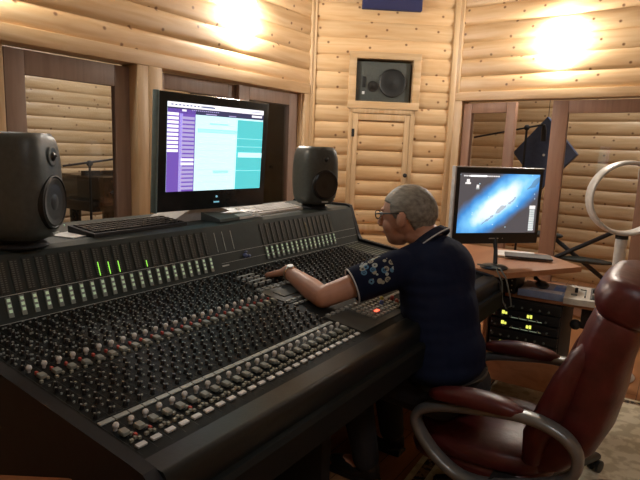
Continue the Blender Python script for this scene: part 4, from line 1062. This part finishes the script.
# ---------------------------------------------------------------- beyond the glass
p = thing('grand_piano', 'black grand piano seen through the left window', 'piano', (4.02, 5.35, 0))
out = [(-.55, -.45), (-.55, .0), (-.5, .35), (-.3, .42), (.0, .35), (.3, .25), (.7, .22), (.95, .05), (1.0, -.2), (.9, -.45)]
m = MB(); m.prism(out, .64, .96, 'z'); m.build('case', 'piano', p, smooth=False)
m = MB(); m.prism(out, 0, .025, 'z', T=Matrix.Translation((0, 0, .96))); m.build('lid', 'piano', p, smooth=False)
m = MB(); m.bbox(-.5, -.1, -.02, .01, .985, 1.03); m.build('music_desk', 'piano', p)
m = MB(); m.bbox(-.66, -.55, -.42, .3, .64, .74); m.build('keyboard_shelf', 'piano', p)
for x, y in ((-.42, -.33), (-.42, .25), (.75, -.1)):
    m = MB(); m.lathe([(.035, 0), (.03, .08), (.045, .2), (.06, .55), (.06, .64)], 12, Matrix.Translation((x, y, 0))); m.build('leg', 'piano', p)
p = thing('piano_bench', 'dark bench standing in front of the grand piano', 'bench', (4.0, 4.7, 0))
m = MB(); m.bbox(-.3, .3, -.16, .16, .44, .50, b=.015); m.build('seat', 'piano', p)
for x in (-.26, .26):
    for y in (-.12, .12): m = MB(); m.bbox(x - .02, x + .02, y - .02, y + .02, 0, .44); m.build('leg', 'piano', p)
def mic_stand(loc, h, boom, label, par=None):
    t = thing('microphone_stand', label, 'microphone stand', loc, 0, 'microphone stands')
    m = MB(); m.tube([(0, 0, .12), (0, 0, h)], .011, 8); m.build('pole', 'blackm', t)
    for k in range(3):
        a = 2 * PI * k / 3 + .4; m = MB(); m.tube([(0, 0, .16), (.28 * math.cos(a), .28 * math.sin(a), .01)], .009, 8); m.build('leg', 'blackm', t)
    m = MB(); m.tube([Vector(boom[0]) + Vector((0, 0, h)), Vector(boom[1]) + Vector((0, 0, h))], .009, 8); m.build('boom', 'blackm', t)
    m = MB(); m.ball((0, 0, h), .028, 10); m.build('clutch', 'blackm', t)
    e_ = Vector(boom[1]) + Vector((0, 0, h)); m = MB(); m.tube([e_, e_ + Vector((.03, 0, -.05)), e_ + Vector((.05, 0, -.15))], [.014, .024, .024], 10); m.build('microphone', 'black', t)
mic_stand((2.98, 4.40, 0), 1.15, ((-.25, 0, -.02), (.6, 0, .08)), 'black boom microphone stand beside the grand piano')
mic_stand((3.35, 4.35, 0), 1.0, ((-.2, 0, -.12), (.55, 0, .42)), 'black microphone stand with its boom slanting up over the grand piano')
mic_stand((5.55, 1.35, 0), 1.62, ((.0, .5, -.10), (.0, -.15, .03)), 'black boom microphone stand behind the glass doors')
# diamond panel in booth
t = thing('diamond_panel', 'dark blue diamond shaped absorber panel hanging in the booth beyond the doors', 'acoustic panel', (5.72, 1.20, 1.04), math.atan2(dD.y, dD.x))
m = MB(); m.prism([(0, 0), (.30, .345), (0, .69), (-.30, .345)], -.03, .03, 'y'); m.build('fabric_panel', 'diamond', t, smooth=False)
m = MB(); m.tube([(0, 0, .69), (0, 0, 1.90)], .003, 6); m.build('hanging_wire', 'blackm', t)
m = MB(); m.lathe([(.012, 0), (.012, .004)], 10, Matrix.Translation((.0, -.03, .33)) @ Matrix.Rotation(PI / 2, 4, 'X')); m.build('pin', 'silver', t)
# folding stand in booth
t = thing('folding_stand', 'dark folding X shaped stand with cymbal arm in the booth behind the fan', 'stand', (5.6, .75, 0))
m = MB(); m.tube([(-.05, .45, .28), (.0, -.25, .72)], .02, 8); m.tube([(0, .30, .62), (.03, -.35, .15)], .02, 8); m.build('crossed_legs', 'blackm', t)
m = MB(); m.ball((0, .35, .62), (.05, .17, .035), 14); m.ball((.0, -.02, .42), (.06, .25, .03), 14); m.build('padded_bars', plain('dull_green_black', (.05, .055, .045), .6), t)
for y in (-.3, .4):
    m = MB(); m.tube([(0, y, 0), (0, y, .35)], .012, 8); m.build('foot', 'blackm', t)
t = on_wall('light_switch', P_D, dD, 'cream wall plate in the booth seen through the fan ring', 'switch', (1.28, 1.72, 1.15))
m = MB(); m.bbox(-.04, .04, -.012, 0, 0, .12, b=.003); m.build('plate', 'switch', t)
m = MB(); m.bbox(-.01, .01, -.022, -.012, .04, .08, b=.002); m.build('toggle', 'white', t)
